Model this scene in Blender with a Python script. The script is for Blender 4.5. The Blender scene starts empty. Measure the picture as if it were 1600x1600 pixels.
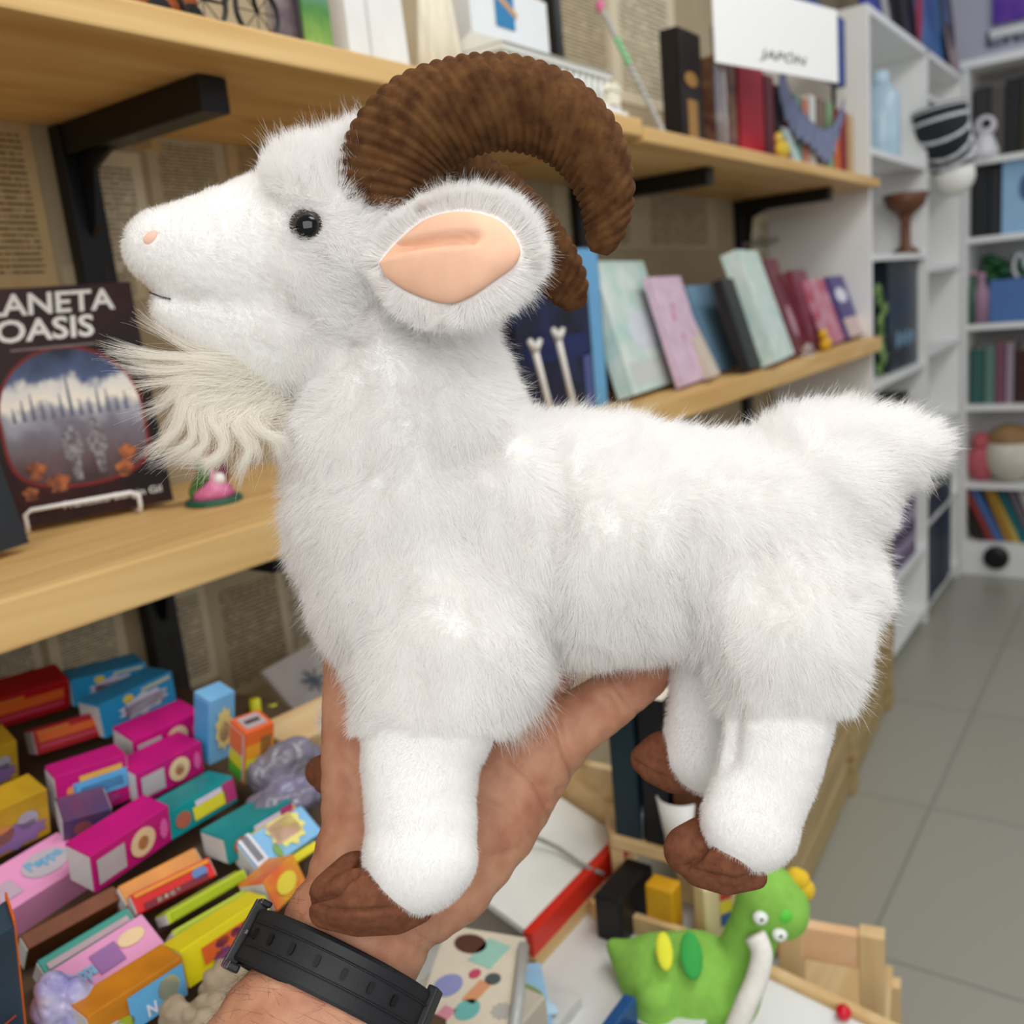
import bpy, bmesh, math, random
import numpy as np
from mathutils import Vector, Matrix
random.seed(7); rng = np.random.default_rng(11)
S = bpy.context.scene
COL = S.collection

# ------------------------------------------------------------------ camera, light, exposure
F = 1450.0; H = 1.30                      # focal length in pixels of a 1600 frame, eye height
AX = np.array([0.57112266, -0.2261804, 0.78908892])      # along the book wall, into the shop
AY = np.array([-0.81541905, -0.04577791, 0.5770582])     # towards the book wall
AZ = np.array([-0.09439641, -0.97300915, -0.21057661])   # up
ROT = np.array([AX, AY, AZ])
cam_d = bpy.data.cameras.new('camera'); cam = bpy.data.objects.new('camera', cam_d); COL.objects.link(cam)
cam_d.sensor_width = 36; cam_d.lens = 36 * F / 1600; cam_d.clip_start = 0.02
m = Matrix.Identity(4)
for i in range(3):
    m[i][0] = ROT[i][0]; m[i][1] = -ROT[i][1]; m[i][2] = -ROT[i][2]
m[2][3] = H
cam.matrix_world = m
cam_d.dof.use_dof = True; cam_d.dof.focus_distance = 0.41; cam_d.dof.aperture_fstop = 8.5
S.camera = cam

world = bpy.data.worlds.new('world'); S.world = world; world.use_nodes = True
bg = world.node_tree.nodes['Background']; bg.inputs[0].default_value = (0.93, 0.96, 1.0, 1); bg.inputs[1].default_value = 0.42

def area(name, loc, target, sx, sy, power, col=(1, 1, 1)):
    l = bpy.data.lights.new(name, 'AREA'); l.shape = 'RECTANGLE'; l.size = sx; l.size_y = sy; l.energy = power; l.color = col
    o = bpy.data.objects.new(name, l); COL.objects.link(o); o.location = loc
    d = Vector(target) - Vector(loc); o.rotation_euler = d.to_track_quat('-Z', 'Y').to_euler()
    return o
area('shop_window_light', (-1.45, -1.15, 2.45), (0.5, 0.3, 1.2), 2.4, 1.8, 51, (1.0, 0.98, 0.95))
area('ceiling_light', (0.9, -0.35, 2.75), (0.9, -0.35, 0), 1.6, 0.6, 24, (1, 0.98, 0.94))
area('ceiling_light', (3.0, -0.5, 2.75), (3.0, -0.5, 0), 1.6, 0.6, 15, (0.94, 0.97, 1.0))
S.view_settings.view_transform = 'Standard'; S.view_settings.look = 'None'
S.view_settings.exposure = 0.0; S.view_settings.gamma = 1.0; S.view_settings.use_curve_mapping = False
S.cycles.use_denoising = True
S.cycles.max_bounces = 14; S.cycles.diffuse_bounces = 8; S.cycles.transmission_bounces = 10; S.cycles.transparent_max_bounces = 12
S.cycles.caustics_reflective = False; S.cycles.caustics_refractive = False

# ------------------------------------------------------------------ geometry of sight lines
O0 = np.array([0, 0, H])
def ray(px, py): return ROT @ np.array([(px - 800) / F, (py - 800) / F, 1.0])
def P(px, py, d): return ray(px, py) * d + O0
def onY(px, py, Y): r = ray(px, py); return r * (Y / r[1]) + O0
def onZ(px, py, Z): r = ray(px, py); return r * ((Z - H) / r[2]) + O0
def onX(px, py, X): r = ray(px, py); return r * (X / r[0]) + O0
def onP(px, py, p0, n): r = ray(px, py); return r * (np.dot(np.array(p0) - O0, n) / np.dot(r, n)) + O0
def proj(pts):
    c = (np.asarray(pts) - O0) @ ROT
    return 800 + F * c[..., 0] / c[..., 2], 800 + F * c[..., 1] / c[..., 2], c[..., 2]
V = Vector
VIEW = ROT[:, 2]; RIGHT = ROT[:, 0]; DOWN = ROT[:, 1]

# ------------------------------------------------------------------ materials
def lin(c):
    if isinstance(c, str):
        c = tuple(int(c[i:i + 2], 16) / 255 for i in (0, 2, 4))
    return tuple(x / 12.92 if x <= 0.04045 else ((x + 0.055) / 1.055) ** 2.4 for x in c) + (1,)
MATS = {}
def mat(name, col, rough=0.5, noise=0.0, scale=40, bump=0.0, spec=0.4, metal=0.0, sheen=0.0, sss=0.0, trans=0.0, alpha=1.0, coat=0.0, stretch=(1, 1, 1), col2=None):
    if name in MATS: return MATS[name]
    M = bpy.data.materials.new(name); M.use_nodes = True
    nt = M.node_tree; b = nt.nodes['Principled BSDF']
    b.inputs['Base Color'].default_value = lin(col); b.inputs['Roughness'].default_value = rough
    b.inputs['Specular IOR Level'].default_value = spec; b.inputs['Metallic'].default_value = metal
    b.inputs['Sheen Weight'].default_value = sheen; b.inputs['Coat Weight'].default_value = coat
    b.inputs['Transmission Weight'].default_value = trans; b.inputs['Alpha'].default_value = alpha
    if sheen: b.inputs['Sheen Roughness'].default_value = 0.4; b.inputs['Sheen Tint'].default_value = lin(col)
    if sss:
        b.inputs['Subsurface Weight'].default_value = sss; b.inputs['Subsurface Radius'].default_value = (0.006, 0.0025, 0.0012); b.inputs['Subsurface Scale'].default_value = 1.0
    if noise or bump:
        tc = nt.nodes.new('ShaderNodeTexCoord'); mp = nt.nodes.new('ShaderNodeMapping'); mp.inputs['Scale'].default_value = stretch
        nz = nt.nodes.new('ShaderNodeTexNoise'); nz.inputs['Scale'].default_value = scale; nz.inputs['Detail'].default_value = 5
        nt.links.new(tc.outputs['Object'], mp.inputs[0]); nt.links.new(mp.outputs[0], nz.inputs['Vector'])
        if noise:
            mx = nt.nodes.new('ShaderNodeMix'); mx.data_type = 'RGBA'
            mx.inputs['A'].default_value = lin(col)
            c2 = lin(col2) if col2 else tuple(x * (1 - noise) for x in lin(col)[:3]) + (1,)
            mx.inputs['B'].default_value = c2
            rp = nt.nodes.new('ShaderNodeMapRange'); rp.inputs[1].default_value = 0.35; rp.inputs[2].default_value = 0.68
            nt.links.new(nz.outputs[0], rp.inputs[0]); nt.links.new(rp.outputs[0], mx.inputs['Factor'])
            nt.links.new(mx.outputs['Result'], b.inputs['Base Color'])
        if bump:
            bp = nt.nodes.new('ShaderNodeBump'); bp.inputs['Strength'].default_value = bump; bp.inputs['Distance'].default_value = 0.001
            nt.links.new(nz.outputs[0], bp.inputs['Height']); nt.links.new(bp.outputs[0], b.inputs['Normal'])
    MATS[name] = M
    return M
def plain(hexcol, rough=0.45, spec=0.35): return mat('card_' + hexcol, hexcol, rough, noise=0.08, scale=60, spec=spec)
def pine(name, c1, c2, axis=0):
    M = bpy.data.materials.new(name); M.use_nodes = True; nt = M.node_tree; b = nt.nodes['Principled BSDF']
    b.inputs['Roughness'].default_value = 0.5; b.inputs['Specular IOR Level'].default_value = 0.25
    tc = nt.nodes.new('ShaderNodeTexCoord'); mp = nt.nodes.new('ShaderNodeMapping')
    sc = [1, 1, 1]; sc = [16.0, 16.0, 16.0]; sc[axis] = 1.3; mp.inputs['Scale'].default_value = sc
    nz = nt.nodes.new('ShaderNodeTexNoise'); nz.inputs['Scale'].default_value = 1.6; nz.inputs['Detail'].default_value = 6; nz.inputs['Distortion'].default_value = 0.8
    cr = nt.nodes.new('ShaderNodeValToRGB'); cr.color_ramp.elements[0].position = 0.3; cr.color_ramp.elements[1].position = 0.7
    cr.color_ramp.elements[0].color = lin(c1); cr.color_ramp.elements[1].color = lin(c2)
    vo = nt.nodes.new('ShaderNodeTexVoronoi'); vo.inputs['Scale'].default_value = 1.0
    mp2 = nt.nodes.new('ShaderNodeMapping'); s2 = [9.0, 9.0, 9.0]; s2[axis] = 3.2; mp2.inputs['Scale'].default_value = s2
    mr = nt.nodes.new('ShaderNodeMapRange'); mr.inputs[1].default_value = 0.03; mr.inputs[2].default_value = 0.13
    mx = nt.nodes.new('ShaderNodeMix'); mx.data_type = 'RGBA'; mx.inputs['A'].default_value = lin('8a6238')
    L = nt.links.new
    L(tc.outputs['Object'], mp.inputs[0]); L(mp.outputs[0], nz.inputs['Vector']); L(nz.outputs[0], cr.inputs[0])
    L(tc.outputs['Object'], mp2.inputs[0]); L(mp2.outputs[0], vo.inputs['Vector']); L(vo.outputs['Distance'], mr.inputs[0])
    L(mr.outputs[0], mx.inputs['Factor']); L(cr.outputs[0], mx.inputs['B']); L(mx.outputs['Result'], b.inputs['Base Color'])
    return M
def page_mat(name, c, ink, lines=26, margin=0.13):
    """printed page: rows of words, from the generated coordinates"""
    M = bpy.data.materials.new(name); M.use_nodes = True; nt = M.node_tree; b = nt.nodes['Principled BSDF']; L = nt.links.new
    b.inputs['Roughness'].default_value = 0.8; b.inputs['Specular IOR Level'].default_value = 0.1
    tc = nt.nodes.new('ShaderNodeTexCoord'); sp = nt.nodes.new('ShaderNodeSeparateXYZ'); L(tc.outputs['Generated'], sp.inputs[0])
    def mth(op, a, bb=None, clamp=False):
        n = nt.nodes.new('ShaderNodeMath'); n.operation = op; n.use_clamp = clamp
        for i, x in enumerate((a, bb)):
            if x is None: continue
            if hasattr(x, 'is_linked'): L(x, n.inputs[i])
            else: n.inputs[i].default_value = x
        return n.outputs[0]
    u, v = sp.outputs[0], sp.outputs[2]
    row = mth('MULTIPLY', v, lines); band = mth('LESS_THAN', mth('ABSOLUTE', mth('SUBTRACT', mth('FRACT', row), 0.5)), 0.2)
    cv = nt.nodes.new('ShaderNodeCombineXYZ'); L(mth('MULTIPLY', u, 38.0), cv.inputs[0]); L(mth('MULTIPLY', mth('FLOOR', row), 7.31), cv.inputs[1])
    nz = nt.nodes.new('ShaderNodeTexNoise'); nz.inputs['Scale'].default_value = 1.0; nz.inputs['Detail'].default_value = 2; L(cv.outputs[0], nz.inputs['Vector'])
    words = mth('GREATER_THAN', nz.outputs[0], 0.42)
    ins = mth('MULTIPLY', mth('LESS_THAN', mth('ABSOLUTE', mth('SUBTRACT', u, 0.5)), 0.5 - margin), mth('LESS_THAN', mth('ABSOLUTE', mth('SUBTRACT', v, 0.48)), 0.4))
    fac = mth('MULTIPLY', mth('MULTIPLY', band, words), ins)
    st = nt.nodes.new('ShaderNodeTexNoise'); st.inputs['Scale'].default_value = 3.0; L(tc.outputs['Generated'], st.inputs['Vector'])
    pm = nt.nodes.new('ShaderNodeMix'); pm.data_type = 'RGBA'; pm.inputs['A'].default_value = lin(c); pm.inputs['B'].default_value = tuple(x * 0.78 for x in lin(c)[:3]) + (1,); L(st.outputs[0], pm.inputs['Factor'])
    mx = nt.nodes.new('ShaderNodeMix'); mx.data_type = 'RGBA'; L(pm.outputs['Result'], mx.inputs['A']); mx.inputs['B'].default_value = lin(ink); L(fac, mx.inputs['Factor'])
    L(mx.outputs['Result'], b.inputs['Base Color'])
    return M
def tile_mat():
    M = bpy.data.materials.new('floor_tiles'); M.use_nodes = True; nt = M.node_tree; b = nt.nodes['Principled BSDF']; L = nt.links.new
    b.inputs['Roughness'].default_value = 0.32; b.inputs['Specular IOR Level'].default_value = 0.4
    tc = nt.nodes.new('ShaderNodeTexCoord'); br = nt.nodes.new('ShaderNodeTexBrick'); br.offset = 0.0
    br.inputs['Scale'].default_value = 1.0; br.inputs['Brick Width'].default_value = 0.6; br.inputs['Row Height'].default_value = 0.6
    br.inputs['Mortar Size'].default_value = 0.004; br.inputs['Color1'].default_value = lin('9b9a8f'); br.inputs['Color2'].default_value = lin('979688'); br.inputs['Mortar'].default_value = lin('83837a')
    mp = nt.nodes.new('ShaderNodeMapping'); mp.inputs['Location'].default_value = (0.15, 0.15, 0)
    L(tc.outputs['Object'], mp.inputs[0]); L(mp.outputs[0], br.inputs['Vector']); L(br.outputs['Color'], b.inputs['Base Color'])
    return M
PINE = pine('pine_board', 'c49a5c', 'dcba80'); PINE2 = pine('pine_slat', 'c6a26c', 'dcc092'); PINEZ = pine('pine_upright', 'c6a26c', 'dcc092', 2)
PALEX = pine('rough_crate_wood', '9c8556', 'b8a074')
BLACK = mat('black_metal', '101012', 0.35, bump=0.1, scale=300, spec=0.4)
WHITE = mat('white_laminate', 'e6e6e4', 0.4, noise=0.03, scale=8)
WALLP = mat('painted_wall', 'd9d4ca', 0.7, noise=0.04, scale=5)
PAPER = mat('page_block_paper', 'e8e0cf', 0.8, noise=0.15, scale=300, stretch=(1, 1, 6))

# ------------------------------------------------------------------ object helpers
def tag(o, label=None, cat=None, group=None, kind=None):
    for k, v in (('label', label), ('category', cat), ('group', group), ('kind', kind)):
        if v: o[k] = v
    return o
def empty(name, loc, label=None, cat=None, group=None):
    o = bpy.data.objects.new(name, None); COL.objects.link(o); o.location = V(loc); o.empty_display_size = 0.01
    return tag(o, label, cat, group)
def link(name, me, material, parent=None, smooth=False):
    o = bpy.data.objects.new(name, me); COL.objects.link(o)
    if material is not None and not me.materials: me.materials.append(material)
    if smooth: me.polygons.foreach_set('use_smooth', [True] * len(me.polygons))
    if parent is not None:
        o.parent = parent
        a = parent; mw = Matrix.Identity(4)
        chain = []
        while a is not None: chain.append(a); a = a.parent
        for a in reversed(chain): mw = mw @ a.matrix_parent_inverse @ a.matrix_basis
        o.matrix_parent_inverse = mw.inverted()
    return o
def mesh_of(verts, faces, name='mesh'):
    me = bpy.data.meshes.new(name); me.from_pydata([tuple(map(float, v)) for v in verts], [], faces); me.validate(); me.update(); return me
class MB:
    """collects world-space shapes into one mesh"""
    def __init__(s): s.v = []; s.f = []
    def add(s, v, f):
        n = len(s.v); s.v += [tuple(map(float, x)) for x in v]; s.f += [tuple(i + n for i in q) for q in f]; return s
    def hexa(s, o, ex, ey, ez, bev=0.0):
        o = np.array(o, float); ex, ey, ez = (np.array(e, float) for e in (ex, ey, ez))
        bm = bmesh.new()
        vs = [bm.verts.new(o + a * ex + b * ey + c * ez) for c in (0, 1) for b in (0, 1) for a in (0, 1)]
        for q in ((0, 2, 3, 1), (4, 5, 7, 6), (0, 1, 5, 4), (1, 3, 7, 5), (3, 2, 6, 7), (2, 0, 4, 6)): bm.faces.new([vs[i] for i in q])
        bmesh.ops.recalc_face_normals(bm, faces=bm.faces)
        if bev: bmesh.ops.bevel(bm, geom=list(bm.edges), offset=bev, segments=2, affect='EDGES', profile=0.6)
        bm.verts.index_update(); s.add([v.co for v in bm.verts], [[v.index for v in f.verts] for f in bm.faces]); bm.free(); return s
    def box(s, x0, x1, y0, y1, z0, z1, bev=0.0): return s.hexa((x0, y0, z0), (x1 - x0, 0, 0), (0, y1 - y0, 0), (0, 0, z1 - z0), bev)
    def tube(s, pts, rad, n=10, cap=True):
        pts = [np.array(p, float) for p in pts]; N = len(pts)
        rad = rad if hasattr(rad, '__len__') else [rad] * N
        t0 = pts[1] - pts[0]; up = np.array([0, 0, 1.0]) if abs(t0[2]) < 0.9 * np.linalg.norm(t0) else np.array([1.0, 0, 0])
        vs = []; prev = None
        for i in range(N):
            t = pts[min(i + 1, N - 1)] - pts[max(i - 1, 0)]; t /= np.linalg.norm(t) + 1e-12
            a = np.cross(t, up) if prev is None else prev - t * np.dot(prev, t)
            a /= np.linalg.norm(a) + 1e-12; prev = a; b = np.cross(t, a)
            for k in range(n):
                w = 2 * math.pi * k / n; vs.append(pts[i] + rad[i] * (math.cos(w) * a + math.sin(w) * b))
        fs = [(i * n + k, i * n + (k + 1) % n, (i + 1) * n + (k + 1) % n, (i + 1) * n + k) for i in range(N - 1) for k in range(n)]
        if cap: fs += [tuple(range(n - 1, -1, -1)), tuple((N - 1) * n + k for k in range(n))]
        return s.add(vs, fs)
    def ball(s, c, ax, n=14, rings=9):
        c = np.array(c, float)
        ax = np.array(ax, float) if np.ndim(ax) == 2 else np.diag(np.broadcast_to(np.array(ax, float), 3))
        vs = [c + ax[2]]; fs = []
        for i in range(1, rings):
            th = math.pi * i / rings
            for k in range(n):
                w = 2 * math.pi * k / n
                vs.append(c + math.sin(th) * (math.cos(w) * ax[0] + math.sin(w) * ax[1]) + math.cos(th) * ax[2])
        vs.append(c - ax[2]); L = len(vs) - 1
        for k in range(n):
            fs.append((0, 1 + k, 1 + (k + 1) % n)); fs.append((L, L - n + (k + 1) % n, L - n + k))
        for i in range(rings - 2):
            for k in range(n): a = 1 + i * n; fs.append((a + k, a + n + k, a + n + (k + 1) % n, a + (k + 1) % n))
        return s.add(vs, fs)
    def lathe(s, c, prof, n=20, axis=(0, 0, 1)):
        z = np.array(axis, float); z /= np.linalg.norm(z); x = np.cross(z, [0, 1, 0.3]); x /= np.linalg.norm(x); y = np.cross(z, x); c = np.array(c, float)
        vs = [c + h * z + r * (math.cos(2 * math.pi * k / n) * x + math.sin(2 * math.pi * k / n) * y) for r, h in prof for k in range(n)]
        fs = [(i * n + k, i * n + (k + 1) % n, (i + 1) * n + (k + 1) % n, (i + 1) * n + k) for i in range(len(prof) - 1) for k in range(n)]
        fs += [tuple(range(n - 1, -1, -1)), tuple((len(prof) - 1) * n + k for k in range(n))]
        return s.add(vs, fs)
    def prism(s, poly, ez):
        n = len(poly); ez = np.array(ez, float); vs = [np.array(p, float) for p in poly] + [np.array(p, float) + ez for p in poly]
        fs = [tuple(range(n - 1, -1, -1)), tuple(range(n, 2 * n))] + [(i, (i + 1) % n, n + (i + 1) % n, n + i) for i in range(n)]
        return s.add(vs, fs)
    def build(s, name, material, parent=None, smooth=False):
        me = mesh_of(s.v, s.f, name)
        bm = bmesh.new(); bm.from_mesh(me); bmesh.ops.recalc_face_normals(bm, faces=bm.faces); bm.to_mesh(me); bm.free()
        return link(name, me, material, parent, smooth)
def mix(a, b, t): return np.array(a, float) * (1 - t) + np.array(b, float) * t
def catmull(pts, n):
    pts = np.array(pts, float); K = len(pts); out = []
    for u in np.linspace(0, K - 1, n):
        i = min(int(u), K - 2); t = u - i
        p0, p1, p2, p3 = pts[max(i - 1, 0)], pts[i], pts[i + 1], pts[min(i + 2, K - 1)]
        out.append(0.5 * (2 * p1 + (p2 - p0) * t + (2 * p0 - 5 * p1 + 4 * p2 - p3) * t * t + (3 * p1 - p0 - 3 * p2 + p3) * t ** 3))
    return np.array(out)
def remesh(mb, voxel, smooth=6, fac=0.5):
    me = mesh_of(mb.v, mb.f, 'tmp'); o = bpy.data.objects.new('tmp', me); COL.objects.link(o)
    r = o.modifiers.new('r', 'REMESH'); r.mode = 'VOXEL'; r.voxel_size = voxel
    if smooth: q = o.modifiers.new('s', 'SMOOTH'); q.factor = fac; q.iterations = smooth
    dg = bpy.context.evaluated_depsgraph_get(); out = bpy.data.meshes.new_from_object(o.evaluated_get(dg))
    bpy.data.objects.remove(o); bpy.data.meshes.remove(me); out.polygons.foreach_set('use_smooth', [True] * len(out.polygons)); return out
def blob_chain(mb, chain, k=1.0, step=0.35):
    """a tapering limb: (px, py, depth, radius in px[, depth squash]) along the sight lines"""
    c = [(P(*q[:3]), q[3] * q[2] / F, q[4] if len(q) > 4 else k) for q in chain]
    if len(c) == 1: c = c * 2
    for (a, ra, ka), (b, rb, kb) in zip(c[:-1], c[1:]):
        n = max(1, int(np.linalg.norm(b - a) / (step * max(min(ra, rb), 0.002))))
        for i in range(n + 1):
            t = i / n; r = ra * (1 - t) + rb * t
            mb.ball(mix(a, b, t), np.array([RIGHT * r, DOWN * r, VIEW * r * (ka * (1 - t) + kb * t)]), 20, 12)
def text_mesh(body, origin, ux, uy, height, material, parent, name='lettering', width=None, thick=0.0004, bold=0.0, shear=0.0):
    cu = bpy.data.curves.new('t', 'FONT'); cu.body = body; cu.size = 1.0; cu.extrude = 0.02; cu.offset = bold; cu.shear = shear; cu.resolution_u = 3
    o = bpy.data.objects.new('t', cu); COL.objects.link(o)
    dg = bpy.context.evaluated_depsgraph_get(); me = bpy.data.meshes.new_from_object(o.evaluated_get(dg)); bpy.data.objects.remove(o)
    co = np.array([v.co[:] for v in me.vertices]); mn, mxx = co.min(0), co.max(0)
    ux = np.array(ux, float); ux /= np.linalg.norm(ux); uy = np.array(uy, float); uy = uy - ux * np.dot(ux, uy); uy /= np.linalg.norm(uy); nn = np.cross(ux, uy)
    sy = height / (mxx[1] - mn[1]); sx = (width / (mxx[0] - mn[0])) if width else sy
    new = np.array(origin) + np.outer((co[:, 0] - mn[0]) * sx, ux) + np.outer((co[:, 1] - mn[1]) * sy, uy) + np.outer((co[:, 2] / 0.04 + 0.5) * thick, nn)
    me.vertices.foreach_set('co', new.astype(np.float32).ravel()); me.update(); me.materials.clear()
    return link(name, me, material, parent)
def curves_obj(name, pts, rad, material, parent):
    """pts (n, k, 3), rad (n, k): strands as a hair-curves object"""
    n, k, _ = pts.shape; hc = bpy.data.hair_curves.new(name); hc.add_curves([k] * n)
    hc.attributes['position'].data.foreach_set('vector', pts.astype(np.float32).ravel())
    ra = hc.attributes.get('radius') or hc.attributes.new('radius', 'FLOAT', 'POINT')
    ra.data.foreach_set('value', rad.astype(np.float32).ravel())
    hc.materials.append(material); o = bpy.data.objects.new(name, hc); COL.objects.link(o)
    if parent is not None:
        o.parent = parent; mw = Matrix.Identity(4); a = parent; chain = []
        while a is not None: chain.append(a); a = a.parent
        for a in reversed(chain): mw = mw @ a.matrix_parent_inverse @ a.matrix_basis
        o.matrix_parent_inverse = mw.inverted()
    return o
def sample(me, n, weight=None):
    me.calc_loop_triangles(); T = np.empty(len(me.loop_triangles) * 3, np.int32); me.loop_triangles.foreach_get('vertices', T); T = T.reshape(-1, 3)
    co = np.empty(len(me.vertices) * 3, np.float32); me.vertices.foreach_get('co', co); co = co.reshape(-1, 3).astype(float)
    no = np.empty(len(me.vertices) * 3, np.float32); me.vertices.foreach_get('normal', no); no = no.reshape(-1, 3).astype(float)
    a, b, c = co[T[:, 0]], co[T[:, 1]], co[T[:, 2]]; ar = np.linalg.norm(np.cross(b - a, c - a), axis=1)
    if weight is not None: ar = ar * weight((a + b + c) / 3)
    i = rng.choice(len(T), n, p=ar / ar.sum()); u = rng.random((n, 1)); w = rng.random((n, 1)); fl = (u + w) > 1; u = np.where(fl, 1 - u, u); w = np.where(fl, 1 - w, w)
    p = co[T[i, 0]] * (1 - u - w) + co[T[i, 1]] * u + co[T[i, 2]] * w; q = no[T[i, 0]] * (1 - u - w) + no[T[i, 1]] * u + no[T[i, 2]] * w
    return p, q / (np.linalg.norm(q, axis=1, keepdims=True) + 1e-9)
def field(p, wave, seed, n=14):
    r = np.random.default_rng(seed); out = np.zeros_like(p)
    for _ in range(n):
        k = r.normal(size=3); k *= 2 * math.pi / (wave * r.uniform(0.6, 1.7)) / np.linalg.norm(k)
        out += np.sin(p @ k + r.uniform(0, 6.28))[:, None] * r.normal(size=3)
    return out / math.sqrt(n / 2)
def unit(a): return a / (np.linalg.norm(a, axis=-1, keepdims=True) + 1e-9)

# ------------------------------------------------------------------ the setting
YS, YW = 0.70, 1.03                                     # shelf front, book wall
ZL, ZA, ZB = H - 0.172, H + 0.274, H + 0.264            # board tops
XC, YC, XB = 2.85, 0.73, 4.26                           # white bookcase side, its front, back bookcase front
tag(MB().box(-1.2, 5.0, -2.2, 1.1, -0.05, 0).build('floor', tile_mat()), kind='structure')
tag(MB().box(-1.2, 4.75, YW, YW + 0.1, 0, 2.7).build('wall_left', mat('wall_left_paint', 'b3a283', 0.8, noise=0.12, scale=9)), kind='structure')
tag(MB().box(4.65, 4.75, -2.2, YW, 0, 2.7).build('wall_back', mat('lavender_wall', 'c3c3d2', 0.7, noise=0.03, scale=5)), kind='structure')

# old book pages pasted on the wall
PM = [page_mat('page_tan', 'cdb283', '5c4c34', 28), page_mat('page_cream', 'e3d8bb', '5c5140', 24), page_mat('page_grey', 'c9bb9c', '5c523f', 28), page_mat('page_pale', 'dfd3b8', '4a4338', 18)]
pages = [((-40, 170, 92, 450), 0, 'left of the upright above the space novel'), ((128, 232, 246, 425), 1, 'just right of the upper black upright'), ((128, 190, 250, 232), 0, 'strip under the top board by the upright'),
         ((246, 205, 366, 360), 2, 'behind the goat muzzle under the top board'), ((366, 205, 470, 330), 0, 'behind the goat forehead under the top board'), ((105, 415, 230, 470), 2, 'behind the top of the space novel'),
         ((-30, 990, 78, 1090), 3, 'above the red boxes below the middle board'), ((82, 955, 206, 1050), 1, 'left of the lower black upright'),
         ((245, 925, 345, 1075), 1, 'right of the lower black upright'), ((345, 900, 470, 1070), 2, 'beside the goat chest below the middle board'), ((440, 880, 560, 1010), 3, 'behind the goat chest and thumb'),
         ((870, 290, 1000, 390), 2, 'inside the curve of the near horn'), ((1000, 290, 1120, 390), 2, 'left of the middle bracket, behind the white spines'),
         ((870, -60, 960, 130), 2, 'behind the pencil, left'), ((960, -60, 1060, 170), 1, 'behind the pencil, right'), ((1160, 330, 1330, 440), 1, 'behind the steel rod')]
for i, ((a, b, c, d), k, where) in enumerate(pages):
    p = onY(a, d, YW); q = onY(c, d, YW); t = onY(a, b, YW); x0, x1 = sorted((p[0], q[0])); z0, z1 = sorted((0.5 * (p[2] + q[2]), t[2]))
    mb = MB(); n = 6; th = 0.0012 + 0.0004 * (i % 3)
    poly = []
    ph = random.uniform(0, 6)
    prof = [(x0 + (x1 - x0) * j / n, YW - th - 0.0012 * abs(math.sin(ph + j))) for j in range(n + 1)] + [(x1, YW), (x0, YW)]
    mb.prism([(x, y, z0) for x, y in prof], (0, 0, z1 - z0))
    tag(mb.build('old_book_page', PM[k]), 'yellowed printed page on the wall ' + where, 'page', 'book pages pasted on the wall')

# boards
def knotless(mb, name, m_): return mb.build(name, m_)
KN = mat('wood_knot', '8b6a41', 0.6, noise=0.4, scale=90)
o = empty('wall_shelf', (1.3, YS, ZL - 0.04), 'middle pine shelf board holding the space novel and the leaning books', 'shelf')
MB().box(-0.9, 2.845, YS, YW - 0.003, ZL - 0.040, ZL, 0.003).build('board', PINE, o)
o = empty('wall_shelf', (0.3, YS, ZA - 0.026), 'upper pine shelf board at top left above the goat head', 'shelf')
MB().box(-0.9, 1.40, YS, YW - 0.003, ZA - 0.027, ZA, 0.003).build('board', PINE, o)
o = empty('wall_shelf', (2.1, YS, ZB - 0.026), 'upper pine shelf board at right under the red books', 'shelf')
MB().box(1.405, 2.845, YS, YW - 0.003, ZB - 0.024, ZB, 0.003).build('board', PINE, o)
def bracket(xc, zt, length, label, drop=0.06):
    o = empty('shelf_bracket', (xc, YW, zt), label, 'bracket', 'black shelf brackets'); w = 0.017
    MB().box(xc - w, xc + w, YW - length, YW - 0.022, zt - 0.034, zt - 0.0005, 0.003).build('arm', BLACK, o)
    mb = MB(); mb.prism([(xc - 0.003, YW - 0.024, zt - 0.03), (xc - 0.003, YW - 0.09, zt - 0.034), (xc - 0.003, YW - 0.05, zt - 0.05), (xc - 0.003, YW - 0.034, zt - drop - 0.05), (xc - 0.003, YW - 0.024, zt - drop - 0.06)], (0.006, 0, 0)); mb.build('gusset', BLACK, o)
    return o
def upright(xc, z0, z1, label):
    o = empty('slotted_upright', (xc, YW, z0), label, 'upright', 'black slotted wall uprights'); w = 0.02
    MB().box(xc - w, xc + w, YW - 0.022, YW - 0.0005, z0, z1, 0.002).build('channel', BLACK, o)
    sl = mat('slot_shadow', '2f2c28', 0.7, noise=0.1, scale=50)
    z = z0 + 0.03
    while z < z1 - 0.03:
        MB().box(xc + 0.004, xc + 0.010, YW - 0.0228, YW - 0.0215, z, z + 0.014).build('slot', sl, o); z += 0.05
XU = onY(97, 190, YW)[0]
upright(XU, 0.75, ZA - 0.028, 'black slotted upright at far left behind the space novel')
bracket(XU, ZA - 0.027, YW - 0.765, 'black bracket arm under the top board at upper left'); bracket(XU, ZL - 0.040, YW - 0.765, 'black bracket under the middle board, left of the goat')
XU2 = onY(895, 300, YW)[0]; upright(XU2, 0.75, ZB - 0.026, 'black slotted upright seen through the curve of the near horn')
bracket(onY(1085, 275, 0.80)[0], ZB - 0.024, YW - 0.765, 'black bracket arm beside the near horn under the right board')
XU3 = onY(1150, 340, YW)[0]; upright(XU3, 0.75, ZB - 0.026, 'black slotted upright behind the pale green book'); bracket(XU3, ZB - 0.024, YW - 0.765, 'black bracket with gusset under the right board end', 0.1)
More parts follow.
